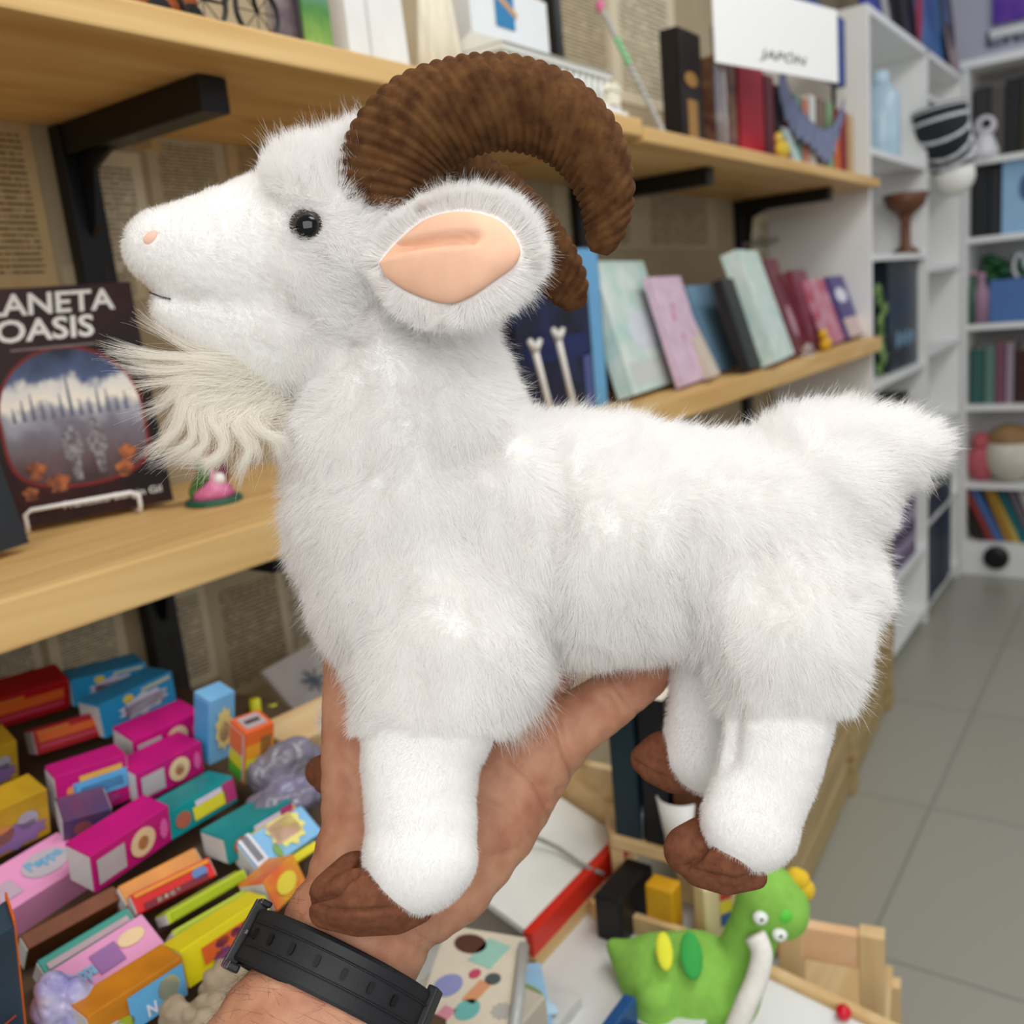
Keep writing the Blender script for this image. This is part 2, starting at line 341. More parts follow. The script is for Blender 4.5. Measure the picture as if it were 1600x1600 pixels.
mb = MB(); a, b = onY(1165, 382, YW - 0.03), onY(1310, 360, YW - 0.03); mb.tube([a, b], 0.006); mb.tube([b - np.array([0.004, 0, 0]), b + np.array([0.006, 0, 0])], 0.008); mb.tube([b, b + np.array([0, 0.028, 0])], 0.004); mb.tube([a, a + np.array([0, 0.028, 0])], 0.004)
tag(mb.build('wall_rod', mat('brushed_rod', '9d968c', 0.35, metal=0.6, noise=0.05), smooth=True), 'short grey metal rod fixed to the wall above the leaning books', 'rod')
mb = MB(); a = onY(1290, 430, YW - 0.004); mb.hexa(a, (0.05, 0, 0), (0, 0.004, 0), (0, 0, 0.055), 0.001)
o = mb.build('wall_tag', mat('tag_grey', '8d8676', 0.6, noise=0.3, scale=120)); tag(o, 'small dark hanging tag on the pale wall panel above the leaning books', 'tag')

# ------------------------------------------------------------------ books
def book(name, o, ex, ey, ez, cover, label=None, cat='book', group=None, hard=0.002, spine_side='ey'):
    """o corner; ex = thickness, ey = depth (spine at ey=0), ez = height"""
    o = np.array(o, float); ex, ey, ez = (np.array(e, float) for e in (ex, ey, ez)); r = empty(name, o, label, cat, group)
    lx = np.linalg.norm(ex); ly = np.linalg.norm(ey); t = min(hard / lx, 0.25); s = hard / ly
    mb = MB(); mb.hexa(o, ex * t, ey, ez, 0.0004); mb.hexa(o + ex * (1 - t), ex * t, ey, ez, 0.0004); mb.hexa(o, ex, ey * s, ez, 0.0004)
    mb.build('cover', cover, r)
    MB().hexa(o + ex * t + ey * s + ez * 0.012, ex * (1 - 2 * t), ey * (0.96 - s), ez * 0.976).build('pages', PAPER, r)
    return r, o, ex, ey, ez
def patch(r, c, u, v, n, material, name='printed_panel', shape='rect', off=0.0003):
    """a printed panel: centre c, half vectors u, v, facing n"""
    c = np.array(c, float); u = np.array(u, float); v = np.array(v, float); n = unit(np.array(n, float)); k = 4 if shape == 'rect' else 20
    if shape == 'rect': poly = [c - u - v, c + u - v, c + u + v, c - u + v]
    elif shape == 'burst': poly = [c + (1 if j % 2 else 0.78) * (u * math.cos(2 * math.pi * j / 20) + v * math.sin(2 * math.pi * j / 20)) for j in range(20)]
    else: poly = [c + u * math.cos(2 * math.pi * j / k) + v * math.sin(2 * math.pi * j / k) for j in range(k)]
    return MB().prism([p + n * off for p in poly], n * 0.0003).build(name, material, r)
def row(x, y, z, specs, group, lead, dirx=(1, 0, 0), diry=(0, 1, 0), depth=0.13, name='book'):
    """books side by side on a shelf; specs: (thickness, height, colour, words)"""
    p = np.array([x, y, z], float); dx = np.array(dirx, float); dy = np.array(diry, float)
    for th, h, c, words in specs:
        r, *_ = book(name, p + dy * random.uniform(0, 0.008), dx * th, dy * depth, (0, 0, h), plain(c, 0.5), lead % words, 'book', group)
        p0 = p + dx * th * 0.5 + np.array([0, 0, h * 0.68])
        p = p + dx * (th + 0.0015)

# space novel on its stand
def display(px0, py0, w, h, th, lean, cover, label, zb, yaw=0.0, group='books shown face out on the middle shelf', name='display_book'):
    a = onZ(px0, py0, zb + 0.004); ca, sa = math.cos(lean), math.sin(lean); cy, sy = math.cos(yaw), math.sin(yaw)
    ux = np.array([cy, sy, 0]); back = np.array([-sy, cy, 0]); up = back * sa + np.array([0, 0, ca]); nrm = -(back * ca - np.array([0, 0, sa]))
    r = empty(name, a, label, 'book', group)
    dn = -nrm
    lift = np.array([0, 0, max(0, -dn[2]) * th])
    a = a + lift
    MB().hexa(a, ux * w, up * h, dn * 0.0018, 0.0005).hexa(a + dn * (th - 0.0018), ux * w, up * h, dn * 0.0018, 0.0005).hexa(a, ux * 0.0018, up * h, dn * th, 0.0005).build('cover', cover, r)
    MB().hexa(a + ux * 0.002 + dn * 0.0018 + up * 0.002, ux * (w - 0.006), up * (h - 0.004), dn * (th - 0.0036)).build('pages', PAPER, r)
    return r, a, ux, up, nrm
b0 = onZ(20, 838, ZL); b1 = onZ(273, 790, ZL); yaw = math.atan2(b1[1] - b0[1], b1[0] - b0[0]); bw = 0.162; NH = 0.236
p_start = b1[:2] - bw * unit((b1 - b0)[:2])
pxs, pys, _ = proj(np.array([p_start[0], p_start[1], ZL + 0.004]))
def artmat(name, stops):
    """a printed sky: colour bands up the cover with cloudy edges (ink, not light)"""
    M = bpy.data.materials.new(name); M.use_nodes = True; nt = M.node_tree; b = nt.nodes['Principled BSDF']; L = nt.links.new; b.inputs['Roughness'].default_value = 0.35
    tc = nt.nodes.new('ShaderNodeTexCoord'); sp = nt.nodes.new('ShaderNodeSeparateXYZ'); L(tc.outputs['Generated'], sp.inputs[0])
    nz = nt.nodes.new('ShaderNodeTexNoise'); nz.inputs['Scale'].default_value = 5; nz.inputs['Detail'].default_value = 6; L(tc.outputs['Generated'], nz.inputs['Vector'])
    a = nt.nodes.new('ShaderNodeMath'); a.operation = 'MULTIPLY_ADD'; L(nz.outputs[0], a.inputs[0]); a.inputs[1].default_value = 0.34; a2 = nt.nodes.new('ShaderNodeMath'); a2.operation = 'SUBTRACT'; L(sp.outputs[2], a2.inputs[0]); a2.inputs[1].default_value = 0.17; L(a2.outputs[0], a.inputs[2])
    cr = nt.nodes.new('ShaderNodeValToRGB'); e = cr.color_ramp.elements
    e[0].position, e[0].color = stops[0][0], lin(stops[0][1]); e[1].position, e[1].color = stops[-1][0], lin(stops[-1][1])
    for pos, c in stops[1:-1]: q = e.new(pos); q.color = lin(c)
    L(a.outputs[0], cr.inputs[0]); L(cr.outputs[0], b.inputs['Base Color'])
    return M
nb, ba, bu, bv, bn = display(float(pxs), float(pys), bw, NH, 0.02, 0.10, mat('black_red_cover', '17100f', 0.3, noise=0.5, scale=14, col2='3a1512'), 'black science-fiction novel with white title leaning on the middle shelf at far left', ZL, yaw, group=None, name='novel')
SU, SV = bw / 0.136, NH / 0.218
def on_cover(u, v, off=0.0004): return ba + bu * u * SU + bv * v * SV + bn * off
art = [on_cover(0.068 + 0.056 * math.cos(t) * (1 if math.sin(t) > -0.2 else 1.0), 0.098 + (0.062 if math.sin(t) > 0 else 0.066) * math.copysign(abs(math.sin(t)) ** (1.0 if math.sin(t) > 0 else 0.35), math.sin(t))) for t in np.linspace(0, 2 * math.pi, 36)[:-1]]
ring = [on_cover(0.068, 0.098, 0.0002) + (np.array(q) - on_cover(0.068, 0.098)) * 1.045 for q in art]
MB().prism(ring, bn * 0.0003).build('cover_picture_rim', mat('picture_rim', '7c1d1a', 0.4, noise=0.2, scale=80), nb)
MB().prism(art, bn * 0.0004).build('cover_picture', artmat('city_picture', [(0.0, '3a2a2a'), (0.2, '5d4a4c'), (0.42, '6d6a74'), (0.55, '9a9aa6'), (0.62, 'e9e2d2'), (0.74, 'd8d6d2'), (0.80, '4a5a80'), (1.0, '1c2236')]), nb)
mb = MB()
for k in range(13):
    u = 0.022 + 0.0075 * k; hh = 0.012 + 0.012 * (math.sin(k * 2.3) ** 2) + (0.022 if k == 6 else 0)
    mb.prism([on_cover(u - 0.0016, 0.096, 0.0009), on_cover(u + 0.0016, 0.096, 0.0009), on_cover(u + 0.0003, 0.098 + hh, 0.0009), on_cover(u - 0.0003, 0.098 + hh, 0.0009)], bn * 0.0002)
mb.build('printed_spires', mat('spire_ink', '5d6479', 0.4, noise=0.1), nb)
for uc, hh in ((0.062, 0.0), (0.082, 0.004)):
    mb = MB(); pr = [(0.0, 0.0), (0.003, 0.0), (0.0045, 0.02), (0.0075, 0.022), (0.008, 0.04), (0.005, 0.046), (-0.005, 0.046), (-0.008, 0.04), (-0.0075, 0.022), (-0.0045, 0.02), (-0.003, 0.0)]
    mb.prism([on_cover(uc + a, 0.036 + hh + b, 0.0009) for a, b in pr], bn * 0.0002)
    mb.prism([on_cover(uc + 0.0032 * math.cos(t), 0.085 + hh + 0.004 * math.sin(t), 0.0009) for t in np.linspace(0, 6.28, 12)[:-1]], bn * 0.0002)
    mb.build('printed_figure', mat('figure_ink', '8d8a92', 0.4, noise=0.5, scale=200, col2='4c3d40'), nb)
OR = mat('ember_ink', 'b0663a', 0.4, noise=0.6, scale=120, col2='4a2418')
for u, v, s in ((0.03, 0.05, 0.011), (0.105, 0.055, 0.010), (0.045, 0.036, 0.012), (0.1, 0.04, 0.01), (0.022, 0.03, 0.008)):
    MB().prism([on_cover(u + s * (0.7 + 0.3 * math.sin(5 * t)) * math.cos(t), v + 0.8 * s * math.sin(t), 0.0009) for t in np.linspace(0, 6.28, 15)[:-1]], bn * 0.0002).build('printed_flame', OR, nb)
TW = mat('title_white', 'eceae6', 0.4, noise=0.03)
text_mesh('PLANETA', on_cover(0.004, 0.193), bu, bv, 0.0215, TW, nb, 'title', 0.137, bold=0.022, shear=0.12)
text_mesh('OASIS', on_cover(0.022, 0.169), bu, bv, 0.0225, TW, nb, 'title', 0.092, bold=0.022, shear=0.12)
MB().prism([on_cover(u, v) for u, v in ((0.03, 0.161), (0.105, 0.161), (0.105, 0.163), (0.03, 0.163))], bn * 0.0003).build('small_print', mat('small_print', '8a7a76', 0.5, noise=0.6, scale=700), nb)
text_mesh('Francisco Bungin Gil', on_cover(0.045, 0.009), bu, bv, 0.0095, TW, nb, 'author_line', 0.098)
# wire stand
e = empty('book_stand', (ba[0], ba[1], ZL), 'white wire book stand holding up the black space novel', 'stand'); WW = mat('white_wire', 'e8e8e6', 0.3, noise=0.02)
lip = lambda u, w: ba + bu * u * SU + bn * w
z_ = lambda q, zz: np.array([q[0], q[1], zz])
pts = [z_(lip(0.013, -0.05), ZL + 0.003), z_(lip(0.013, 0.014), ZL + 0.003), z_(lip(0.013, 0.016), ZL + 0.012), z_(lip(0.013, 0.016), ZL + 0.021), z_(lip(0.018, 0.016), ZL + 0.025), z_(lip(0.098, 0.016), ZL + 0.025), z_(lip(0.104, 0.016), ZL + 0.021), z_(lip(0.104, 0.016), ZL + 0.01), z_(lip(0.104, 0.012), ZL + 0.003), z_(lip(0.104, -0.05), ZL + 0.003)]
MB().tube(pts, 0.0022).build('front_lip', WW, e, True)
q0, q1 = lip(0.013, -0.05), lip(0.104, -0.05)
MB().tube([z_(q0, ZL + 0.003), z_(q0 + bn * -0.02, ZL + 0.11), z_(q1 + bn * -0.02, ZL + 0.11), z_(q1, ZL + 0.003)], 0.0022).build('back_rest', WW, e, True)
# dark book corner at the left frame edge
c0 = onZ(20, 862, ZL) - np.array([0.1, 0.02, 0])
display(-110, 905, 0.1, 0.10, 0.02, 0.2, plain('22262b'), 'dark grey book corner at the left edge beside the space novel', ZL, 0.25, group=None)

# pink snow-globe like figurine by the goat's beard
g = onZ(335, 785, ZL); e = empty('fairy_figurine', g, 'pink and green figurine on a round dark base behind the beard', 'figurine')
MB().lathe(g, [(0.030, 0), (0.031, 0.003), (0.029, 0.006), (0.01, 0.007)], 24).build('base', mat('figurine_base', '1d5a44', 0.3, noise=0.1), e, True)
MB().lathe(g + [0, 0, 0.006], [(0.024, 0), (0.022, 0.008), (0.014, 0.018), (0.008, 0.026), (0.004, 0.03)], 18).build('skirt', mat('figurine_pink', 'd7709c', 0.3, noise=0.25, scale=60), e, True)
MB().ball(g + [0.002, -0.012, 0.026], 0.007).build('bead', mat('figurine_white', 'e9e6e6', 0.3, noise=0.05), e, True)
mb = MB()
for k in range(6): mb.ball(g + [-0.018 + 0.002 * k, 0.006 * math.cos(k), 0.014 + 0.006 * k], (0.007, 0.006, 0.009), 8, 6)
mb.build('leaves', mat('figurine_green', '43702e', 0.4, noise=0.3, scale=80), e, True)
MB().ball(g + [-0.004, 0, 0.043], 0.009).build('head', mat('figurine_gold', 'd29a35', 0.3, noise=0.1), e, True)
MB().tube([g + [0.016, 0.01, 0.004], g + [0.02, 0.012, 0.03], g + [0.018, 0.012, 0.055]], [0.009, 0.012, 0.005]).build('wing', mat('figurine_plum', '6d1c33', 0.35, noise=0.2), e, True)

# ------------------------------------------------------------------ objects on the upper boards
def atop(px, py, y, z): q = onY(px, py, y); return np.array([q[0], y, z])
# bicycle ornament
c = atop(415, 10, 0.735, ZA); e = empty('bicycle_ornament', c, 'small black metal bicycle ornament on the upper board at top left', 'ornament')
def ringpts(cc, r, n=28): return [cc + np.array([r * math.cos(2 * math.pi * k / n), 0, r * math.sin(2 * math.pi * k / n)]) for k in range(n + 1)]
w1 = c + np.array([-0.012, 0, 0.028]); w2 = c + np.array([-0.075, 0, 0.028])
for w in (w1, w2):
    o = MB().tube(ringpts(w, 0.0255), 0.0025, 8, False).build('wheel', BLACK, e, True)
    mb = MB()
    for k in range(8): mb.tube([w, w + 0.025 * np.array([math.cos(k * math.pi / 4), 0, math.sin(k * math.pi / 4)])], 0.0006, 5)
    mb.build('spokes', BLACK, o)
MB().tube([w1, w1 + [-0.012, 0, 0.05], w2 + [0.02, 0, 0.045], w2 + [0.026, 0, 0.0], w1 + [-0.012, 0, 0.05]], 0.0022, 8).tube([w2, w2 + [0.026, 0, 0], w2 + [0.02, 0, 0.045], w2], 0.002, 8).build('frame', BLACK, e, True)
MB().ball(w2 + [0.018, 0, 0.052], (0.011, 0.005, 0.004)).build('saddle', BLACK, e, True)
c = atop(228, 4, 0.75, ZA); e = empty('toy_vehicle', c, 'orange and black toy standing left of the bicycle ornament, cut by the frame top', 'toy')
MB().box(c[0] - 0.004, c[0] + 0.05, 0.74, 0.77, ZA + 0.012, ZA + 0.045, 0.006).build('body', plain('a5562c'), e)
for dx in (0.006, 0.04):
    MB().lathe(c + [dx, -0.012, 0.0115], [(0.0115, 0), (0.0115, 0.01)], 16, (0, 1, 0)).build('wheel', BLACK, e)
def card(px0, px1, py, y, h, th, m_, label, name='picture_card'):
    a = atop(px0, py, y, ZA); b = atop(px1, py, y, ZA); e = empty(name, a, label, 'card')
    MB().box(a[0], b[0], y, y + th, ZA + 0.002, ZA + h, 0.0005).build('print', m_, e)
    MB().box(a[0] - 0.003, b[0] + 0.003, y - 0.008, y + 0.02, ZA, ZA + 0.002).box(a[0] - 0.003, b[0] + 0.003, y + th, y + th + 0.002, ZA + 0.002, ZA + h + 0.004).build('clear_stand', mat('clear_acrylic', 'f4f6f6', 0.05, trans=0.95, noise=0.01), e)
card(428, 476, 50, 0.78, 0.12, 0.003, mat('grey_photo', '8b7f83', 0.35, noise=0.55, scale=45, col2='5a4a55'), 'grey and purple picture card right of the bicycle ornament')
card(478, 520, 60, 0.765, 0.13, 0.003, artmat('meadow_picture', [(0.0, 'd8c98a'), (0.2, '7da343'), (0.45, '3d7d2f'), (0.7, '6f8f8f'), (1.0, '9fb7c9')]), 'green landscape picture card on the upper board above the goat head')
c = atop(546, 70, 0.77, ZA); c2 = atop(640, 90, 0.77, ZA); e = empty('gift_bag', c, 'plain white paper bag standing on the upper board behind the horn', 'bag')
mb = MB(); x0, x1 = c[0], c2[0]
mb.prism([(x0, 0.77, ZA), (x1, 0.77, ZA), (x1 - 0.004, 0.775, ZA + 0.2), (x0 + 0.004, 0.775, ZA + 0.2)], (0, 0.06, 0)); mb.build('body', mat('white_paper', 'e3e4e2', 0.6, noise=0.06, scale=18), e)
MB().box(x0 + 0.035, x0 + 0.037, 0.769, 0.77, ZA, ZA + 0.2).build('fold', mat('fold_grey', 'cfd0cf', 0.6, noise=0.05), e)
# tasselled cream plush
c = atop(690, 95, 0.79, ZA); e = empty('tassel_hanging', c, 'cream macrame tassel bundle between the white bag and blue card', 'ornament'); IV = mat('cream_yarn', 'e9e2cc', 0.85, noise=0.2, scale=140, stretch=(1, 1, 0.1))
for k in range(9):
    x = -0.04 + 0.01 * k; mb = MB(); mb.tube([c + [x * 0.5, 0.0, 0.17], c + [x * 0.8, 0.004 * math.sin(k), 0.09], c + [x, 0.006 * math.cos(k), 0.001]], [0.004, 0.008, 0.0085], 8); mb.build('tassel', IV, e, True)
MB().ball(c + [0, 0, 0.175], (0.03, 0.014, 0.012)).build('knot', IV, e, True)
# white card with blue and tan print
c = atop(742, 90, 0.83, ZA); c2 = atop(862, 110, 0.83, ZA); e = empty('boxed_game', c, 'tall white box with a blue and tan print behind the near horn', 'box')
MB().box(c[0], c2[0], 0.83, 0.87, ZA, ZA + 0.19, 0.002).build('carton', mat('white_carton', 'dfe3e4', 0.4, noise=0.03), e)
q = onY(788, 12, 0.829); patch(e, q, (0.024, 0, 0), (0, 0, 0.028), (0, -1, 0), plain('1f78ac'), 'blue_print'); q = onY(790, 8, 0.829); patch(e, q, (0.026, 0, -0.012), (0.002, 0, 0.004), (0, -1, 0), plain('c79a63'), 'tan_stripe', off=0.0007)
c = atop(870, 60, 0.86, ZA); tag(MB().box(c[0], c[0] + 0.022, 0.86, 0.885, ZA, ZA + 0.25, 0.002).build('display_post', BLACK), 'narrow black post behind the white temple model', 'post')
# temple model
A = atop(770, 150, 0.745, ZA); Bx = atop(1048, 190, 0.745, ZA)
e = empty('temple_model', A, 'white pillared temple model with stepped base behind the near horn', 'model'); TM = mat('model_white', 'e6e8e4', 0.5, noise=0.04, scale=20)
x0, x1 = A[0], Bx[0] - 0.01; Lx = x1 - x0
x1b = min(x1, 1.395)
MB().box(x0, x1b, 0.72, 0.83, ZA, ZA + 0.012, 0.001).box(x0 + 0.004, x1b - 0.012, 0.726, 0.825, ZA + 0.012, ZA + 0.02, 0.001).build('stepped_base', TM, e)
mb = MB(); nC = 16
for k in range(nC):
    xx = x0 + 0.02 + (x1b - x0 - 0.06) * k / (nC - 1)
    for yy in (0.735, 0.815): MB().tube([(xx, yy, ZA + 0.02), (xx, yy, ZA + 0.058)], 0.004, 8).build('column', TM, e, True)
MB().box(x0 + 0.008, x1b - 0.03, 0.728, 0.822, ZA + 0.058, ZA + 0.066, 0.001).prism([(x0 + 0.006, 0.724, ZA + 0.066), (x0 + 0.006, 0.826, ZA + 0.066), (x0 + 0.006, 0.775, ZA + 0.088)], (x1b - 0.034 - x0, 0, 0)).build('roof', TM, e)
MB().box(x1b - 0.05, x1b - 0.02, 0.722, 0.75, ZA + 0.02, ZA + 0.04, 0.001).prism([(x1b - 0.056, 0.72, ZA + 0.04), (x1b - 0.014, 0.72, ZA + 0.04), (x1b - 0.035, 0.72, ZA + 0.053)], (0, 0.04, 0)).build('porch', mat('porch_cream', 'ebe6d2', 0.5, noise=0.05), e)
# pencil leaning in front of the wall
c = onY(998, 130, 0.80); d = onY(938, 10, 0.86)
foot = c + (c - d) * ((c[2] - ZA) / (d[2] - c[2]) * 0.98); dv = unit(d - foot); LN = np.linalg.norm(d - foot)
e = empty('fancy_pencil', foot, 'tall glitter pencil with pink end leaning above the temple model', 'pencil')
MB().tube([foot, foot + dv * LN * 0.97], 0.005, 6).build('shaft', mat('pencil_grey', 'b5b3ae', 0.3, noise=0.3, scale=150), e)
MB().tube([foot + dv * LN * 0.55, foot + dv * LN * 0.76], 0.0056, 6).build('green_band', plain('7fc08d'), e)
MB().ball(foot + dv * LN, (0.008, 0.008, 0.011)).build('pink_end', plain('e0739c'), e, True)
# books on the right board
def rb(px0, px1, ptop, depth, col, label, y=0.745, rows=None):
    a = atop(px0, 240, y, ZB); b = atop(px1, 240, y, ZB); h = onY((px0 + px1) / 2, ptop, y)[2] - ZB; r, *_ = book('book', a, (b[0] - a[0], 0, 0), (0, depth, 0), (0, 0, h), col if not isinstance(col, str) else plain(col), label, 'book', 'books on the right upper board'); return r, a, b
r, a, b = rb(1068, 1102, 52, 0.035, '1b1512', 'black book with gold ornament on its spine, left end of the right board')
GO = mat('gold_foil', 'b98a45', 0.35, noise=0.4, scale=300)
patch(r, (a + b) / 2 + [0, -0.001, 0.115], ((b[0] - a[0]) * 0.3, 0, 0), (0, 0, 0.013), (0, -1, 0), GO, 'gold_ornament', 'ell'); patch(r, (a + b) / 2 + [0, -0.001, 0.045], ((b[0] - a[0]) * 0.22, 0, 0), (0, 0, 0.035), (0, -1, 0), GO, 'gold_lettering')
for c0, c1, pt_, col, lab in ((1122, 1154, 95, mat('brown_photo_book', '8f6c50', 0.4, noise=0.6, scale=40, col2='5c3030'), 'brown patterned book behind the clear sign holder'), (1158, 1196, 92, 'b8142c', 'bright red book right of the clear sign holder'), (1198, 1212, 120, '6d2430', 'thin dark red book leaning beside the bright red book'),
                            (1214, 1224, 135, '2a2326', 'thin black book behind the blue garland'), (1225, 1233, 140, 'b4574d', 'thin salmon book under the garland'), (1235, 1242, 150, 'ded6c4', 'thin cream book under the garland middle'), (1244, 1254, 150, '6f8f86', 'thin sage book under the garland'), (1256, 1264, 155, 'c98064', 'thin terracotta book under the garland'),
                            (1266, 1276, 150, 'd9d7d0', 'thin white book under the garland right'), (1278, 1290, 155, '7d6a58', 'thin taupe book under the garland right'), (1292, 1303, 160, '86a37b', 'pale green book near the right board end'), (1305, 1313, 190, 'd4692e', 'narrow orange book near the right board end'), (1315, 1323, 172, '93232a', 'narrow crimson book near the right board end'), (1325, 1334, 180, 'c8a878', 'tan book last on the right board')):
    rb(c0, c1, pt_, 0.035, col, lab)
c = atop(1210, 245, 0.715, ZB); e = empty('soft_toy', c, 'small yellow soft toy in front of the red book', 'toy'); mb = MB(); mb.ball(c + [0.05, 0.0, 0.02], (0.035, 0.012, 0.02)).build('body', plain('d4b43a', 0.8), e, True); MB().ball(c + [0.03, 0, 0.042], (0.014, 0.01, 0.012)).build('head', plain('dcc25a', 0.8), e, True)
c = atop(1232, 250, 0.715, ZB); e = empty('folded_card', c, 'pale mint folded card leaning beside the yellow toy', 'card'); mb = MB(); mb.prism([c + [0.05, 0, 0], c + [0.095, 0, 0], c + [0.06, 0.02, 0.075], c + [0.02, 0.02, 0.075]], (0, 0.004, 0)); mb.build('sheet', plain('b9cfc8'), e)
# blue garland
e = empty('fabric_garland', atop(1225, 120, 0.735, ZB + 0.1), 'blue grey fabric garland hanging in front of thin books', 'garland'); DEN = mat('garland_cloth', '8088a8', 0.9, noise=0.35, scale=60, stretch=(3, 3, 0.4))
gp = catmull([onY(1218, 108, 0.735), onY(1240, 165, 0.73), onY(1275, 205, 0.73), onY(1300, 205, 0.73), onY(1318, 160, 0.735)], 13)
for k in range(12):
    a, b = gp[k], gp[k + 1]; hh = 0.062 + 0.014 * math.sin(k); t = np.array([0, -0.003, 0])
    MB().prism([a + [0, 0, 0.01], b + [0, 0, 0.01], b + [0, 0.004, -hh * 0.7], (a + b) / 2 + [0, 0.004, -hh], a + [0, 0.004, -hh * 0.7]], t).build('pennant', DEN, e)
MB().tube(gp + np.array([0, -0.002, 0.01]), 0.002, 6).build('cord', plain('6c7390'), e, True)
# blue box on the shelf behind the garland
a, b = onY(1235, 92, 0.765), onY(1322, 136, 0.765); t = onY(1322, 32, 0.765)
e = empty('blue_canvas', (a[0], 0.80, ZB), 'blue canvas board on thin legs above the thin books behind the white sign', 'board'); xr = min(b[0], XC - 0.004)
MB().box(a[0], xr, 0.765, 0.785, b[2], t[2], 0.002).build('panel', mat('blue_canvas', '35508f', 0.7, noise=0.2, scale=30), e)
for xx in (a[0] + 0.02, xr - 0.03): MB().box(xx, xx + 0.01, 0.786, 0.796, ZB, b[2] + 0.08).build('leg', BLACK, e)
# acrylic holder with white sign
a = onY(1118, 97, 0.70); b = onY(1309, 82, 0.605); wv = b - a; wv[2] = 0; upv = np.array([0, 0, 1.0]); nv = unit(np.cross(unit(wv), upv)); hv = 0.14
e = empty('shelf_sign', np.array([a[0], 0.72, ZB]), 'white hanging sign card reading JAPÓN above the red book', 'sign')
MB().hexa(a, wv, -nv * 0.002, upv * hv, 0.0004).build('card', mat('sign_white', 'f0f0ee', 0.35, noise=0.01), e)
text_mesh('JAPÓN', a + wv * 0.33 + upv * 0.016 + nv * 0.0005, wv, upv, 0.026, mat('sign_grey', '5f5f63', 0.5, noise=0.05), e, 'lettering', np.linalg.norm(wv) * 0.38, bold=0.012, shear=0.2)
pz = atop(1118, 225, 0.712, ZB)
MB().box(a[0] - 0.002, a[0] + 0.05, 0.703, 0.7055, ZB + 0.001, a[2] + 0.06).box(a[0] - 0.002, a[0] + 0.05, 0.703, 0.74, ZB + 0.0002, ZB + 0.0022).build('clear_holder', MATS['clear_acrylic'], e)

# ------------------------------------------------------------------ books on the middle board, right part
def disp(px0, py0, px1, py1, tx, ty, th, cover, label):
    a = onZ(px0, py0, ZL + 0.004); b = onZ(px1, py1, ZL + 0.004); w = float(np.hypot(*(b - a)[:2])); yaw = math.atan2(b[1] - a[1], b[0] - a[0])
    ux = np.array([math.cos(yaw), math.sin(yaw), 0]); v = onP(tx, ty, a, ux) - a; h = float(np.linalg.norm(v)); lean = math.atan2(v @ np.array([-ux[1], ux[0], 0]), v[2])
    return (*display(px0, py0, w, h, th, lean, cover, label, ZL, yaw), w)
MINT = mat('mint_cover', 'aecdc4', 0.4, noise=0.35, scale=22, col2='d5ddd8')
def easel(a, ux, up, nrm, w, h, label):
    e = empty('display_easel', a, label, 'stand', 'book stands on the middle shelf'); bk = -nrm
    foot = a + ux * w * 0.5 - nrm * 0.095; foot = np.array([foot[0], min(foot[1], YW - 0.012), ZL + 0.002]); top = a + ux * w * 0.5 + up * h * 0.55 + bk * 0.052
    MB().tube([foot, top], 0.003, 8).build('strut', BLACK, e); MB().tube([np.array([foot[0], a[1] - 0.005, ZL + 0.002]), foot], 0.003, 8).build('foot', BLACK, e)
r, a, ux, up, nrm, w = disp(990, 625, 1062, 600, 925, 415, 0.03, MINT, 'thick pale mint book leaning back behind the goat shoulder')
patch(r, a + ux * w * 0.55 + up * 0.11, ux * w * 0.28, up * 0.035, nrm, plain('cfd6dd'), 'pale_cloud', 'ell'); patch(r, a + ux * w * 0.5 + up * 0.035, ux * w * 0.4, up * 0.02, nrm, plain('c6ccc6'), 'lower_band')
r, a, ux, up, nrm, w = disp(1066, 607, 1112, 590, 1012, 436, 0.012, mat('pink_cover', 'd9bcd0', 0.45, noise=0.2, scale=40), 'pale pink book leaning right of the thick mint book')
for u, v, s in ((0.4, 0.13, 0.011), (0.5, 0.09, 0.008), (0.45, 0.15, 0.009)): patch(r, a + ux * w * u + up * v, ux * s, up * s * 0.8, nrm, plain('c78aa6'), 'pink_motif', 'ell')
disp(1110, 594, 1126, 588, 1050, 470, 0.012, plain('cdbfb0'), 'thin beige book between the pink and grey blue books')
r, a, ux, up, nrm, w = disp(1118, 586, 1154, 574, 1072, 450, 0.014, mat('greyblue_cover', '6f93ad', 0.6, noise=0.1, scale=60), 'plain grey blue book leaning right of the pink book')
r, a, ux, up, nrm, w = disp(1214, 574, 1242, 560, 1150, 398, 0.036, mat('mint_white_cover', 'd5e0d9', 0.4, noise=0.25, scale=30, col2='b5d0c8'), 'white and mint book with thick pale edge leaning before the maroon books')
disp(1172, 582, 1200, 572, 1126, 440, 0.02, plain('17181c'), 'black book leaning in shade left of the white mint book')
r, a, ux, up, nrm, w = disp(1246, 559, 1264, 549, 1192, 408, 0.02, mat('maroon_cover', '6e1f30', 0.4, noise=0.3, scale=30), 'maroon book leaning right of the white mint book')
patch(r, a + ux * w * 0.5 + up * 0.08, ux * w * 0.2, up * 0.04, nrm, plain('b58a96'), 'pale_figure', 'ell')
r, a, ux, up, nrm, w = disp(1270, 549, 1290, 540, 1236, 425, 0.02, mat('wine_cover', '7b2a3e', 0.4, noise=0.3, scale=30), 'wine red book with dark lower half behind the yellow toy')
r, a, ux, up, nrm, w = disp(1300, 543, 1322, 533, 1262, 440, 0.02, mat('rose_cover', 'b84a5c', 0.4, noise=0.35, scale=26, col2='cfa0b0'), 'rose red book second from the bookcase on the middle board')
r, a, ux, up, nrm, w = disp(1328, 533, 1352, 524, 1292, 436, 0.02, mat('purple_cover', '3a3076', 0.4, noise=0.1, scale=26), 'blue purple book with white emblem next to the bookcase')
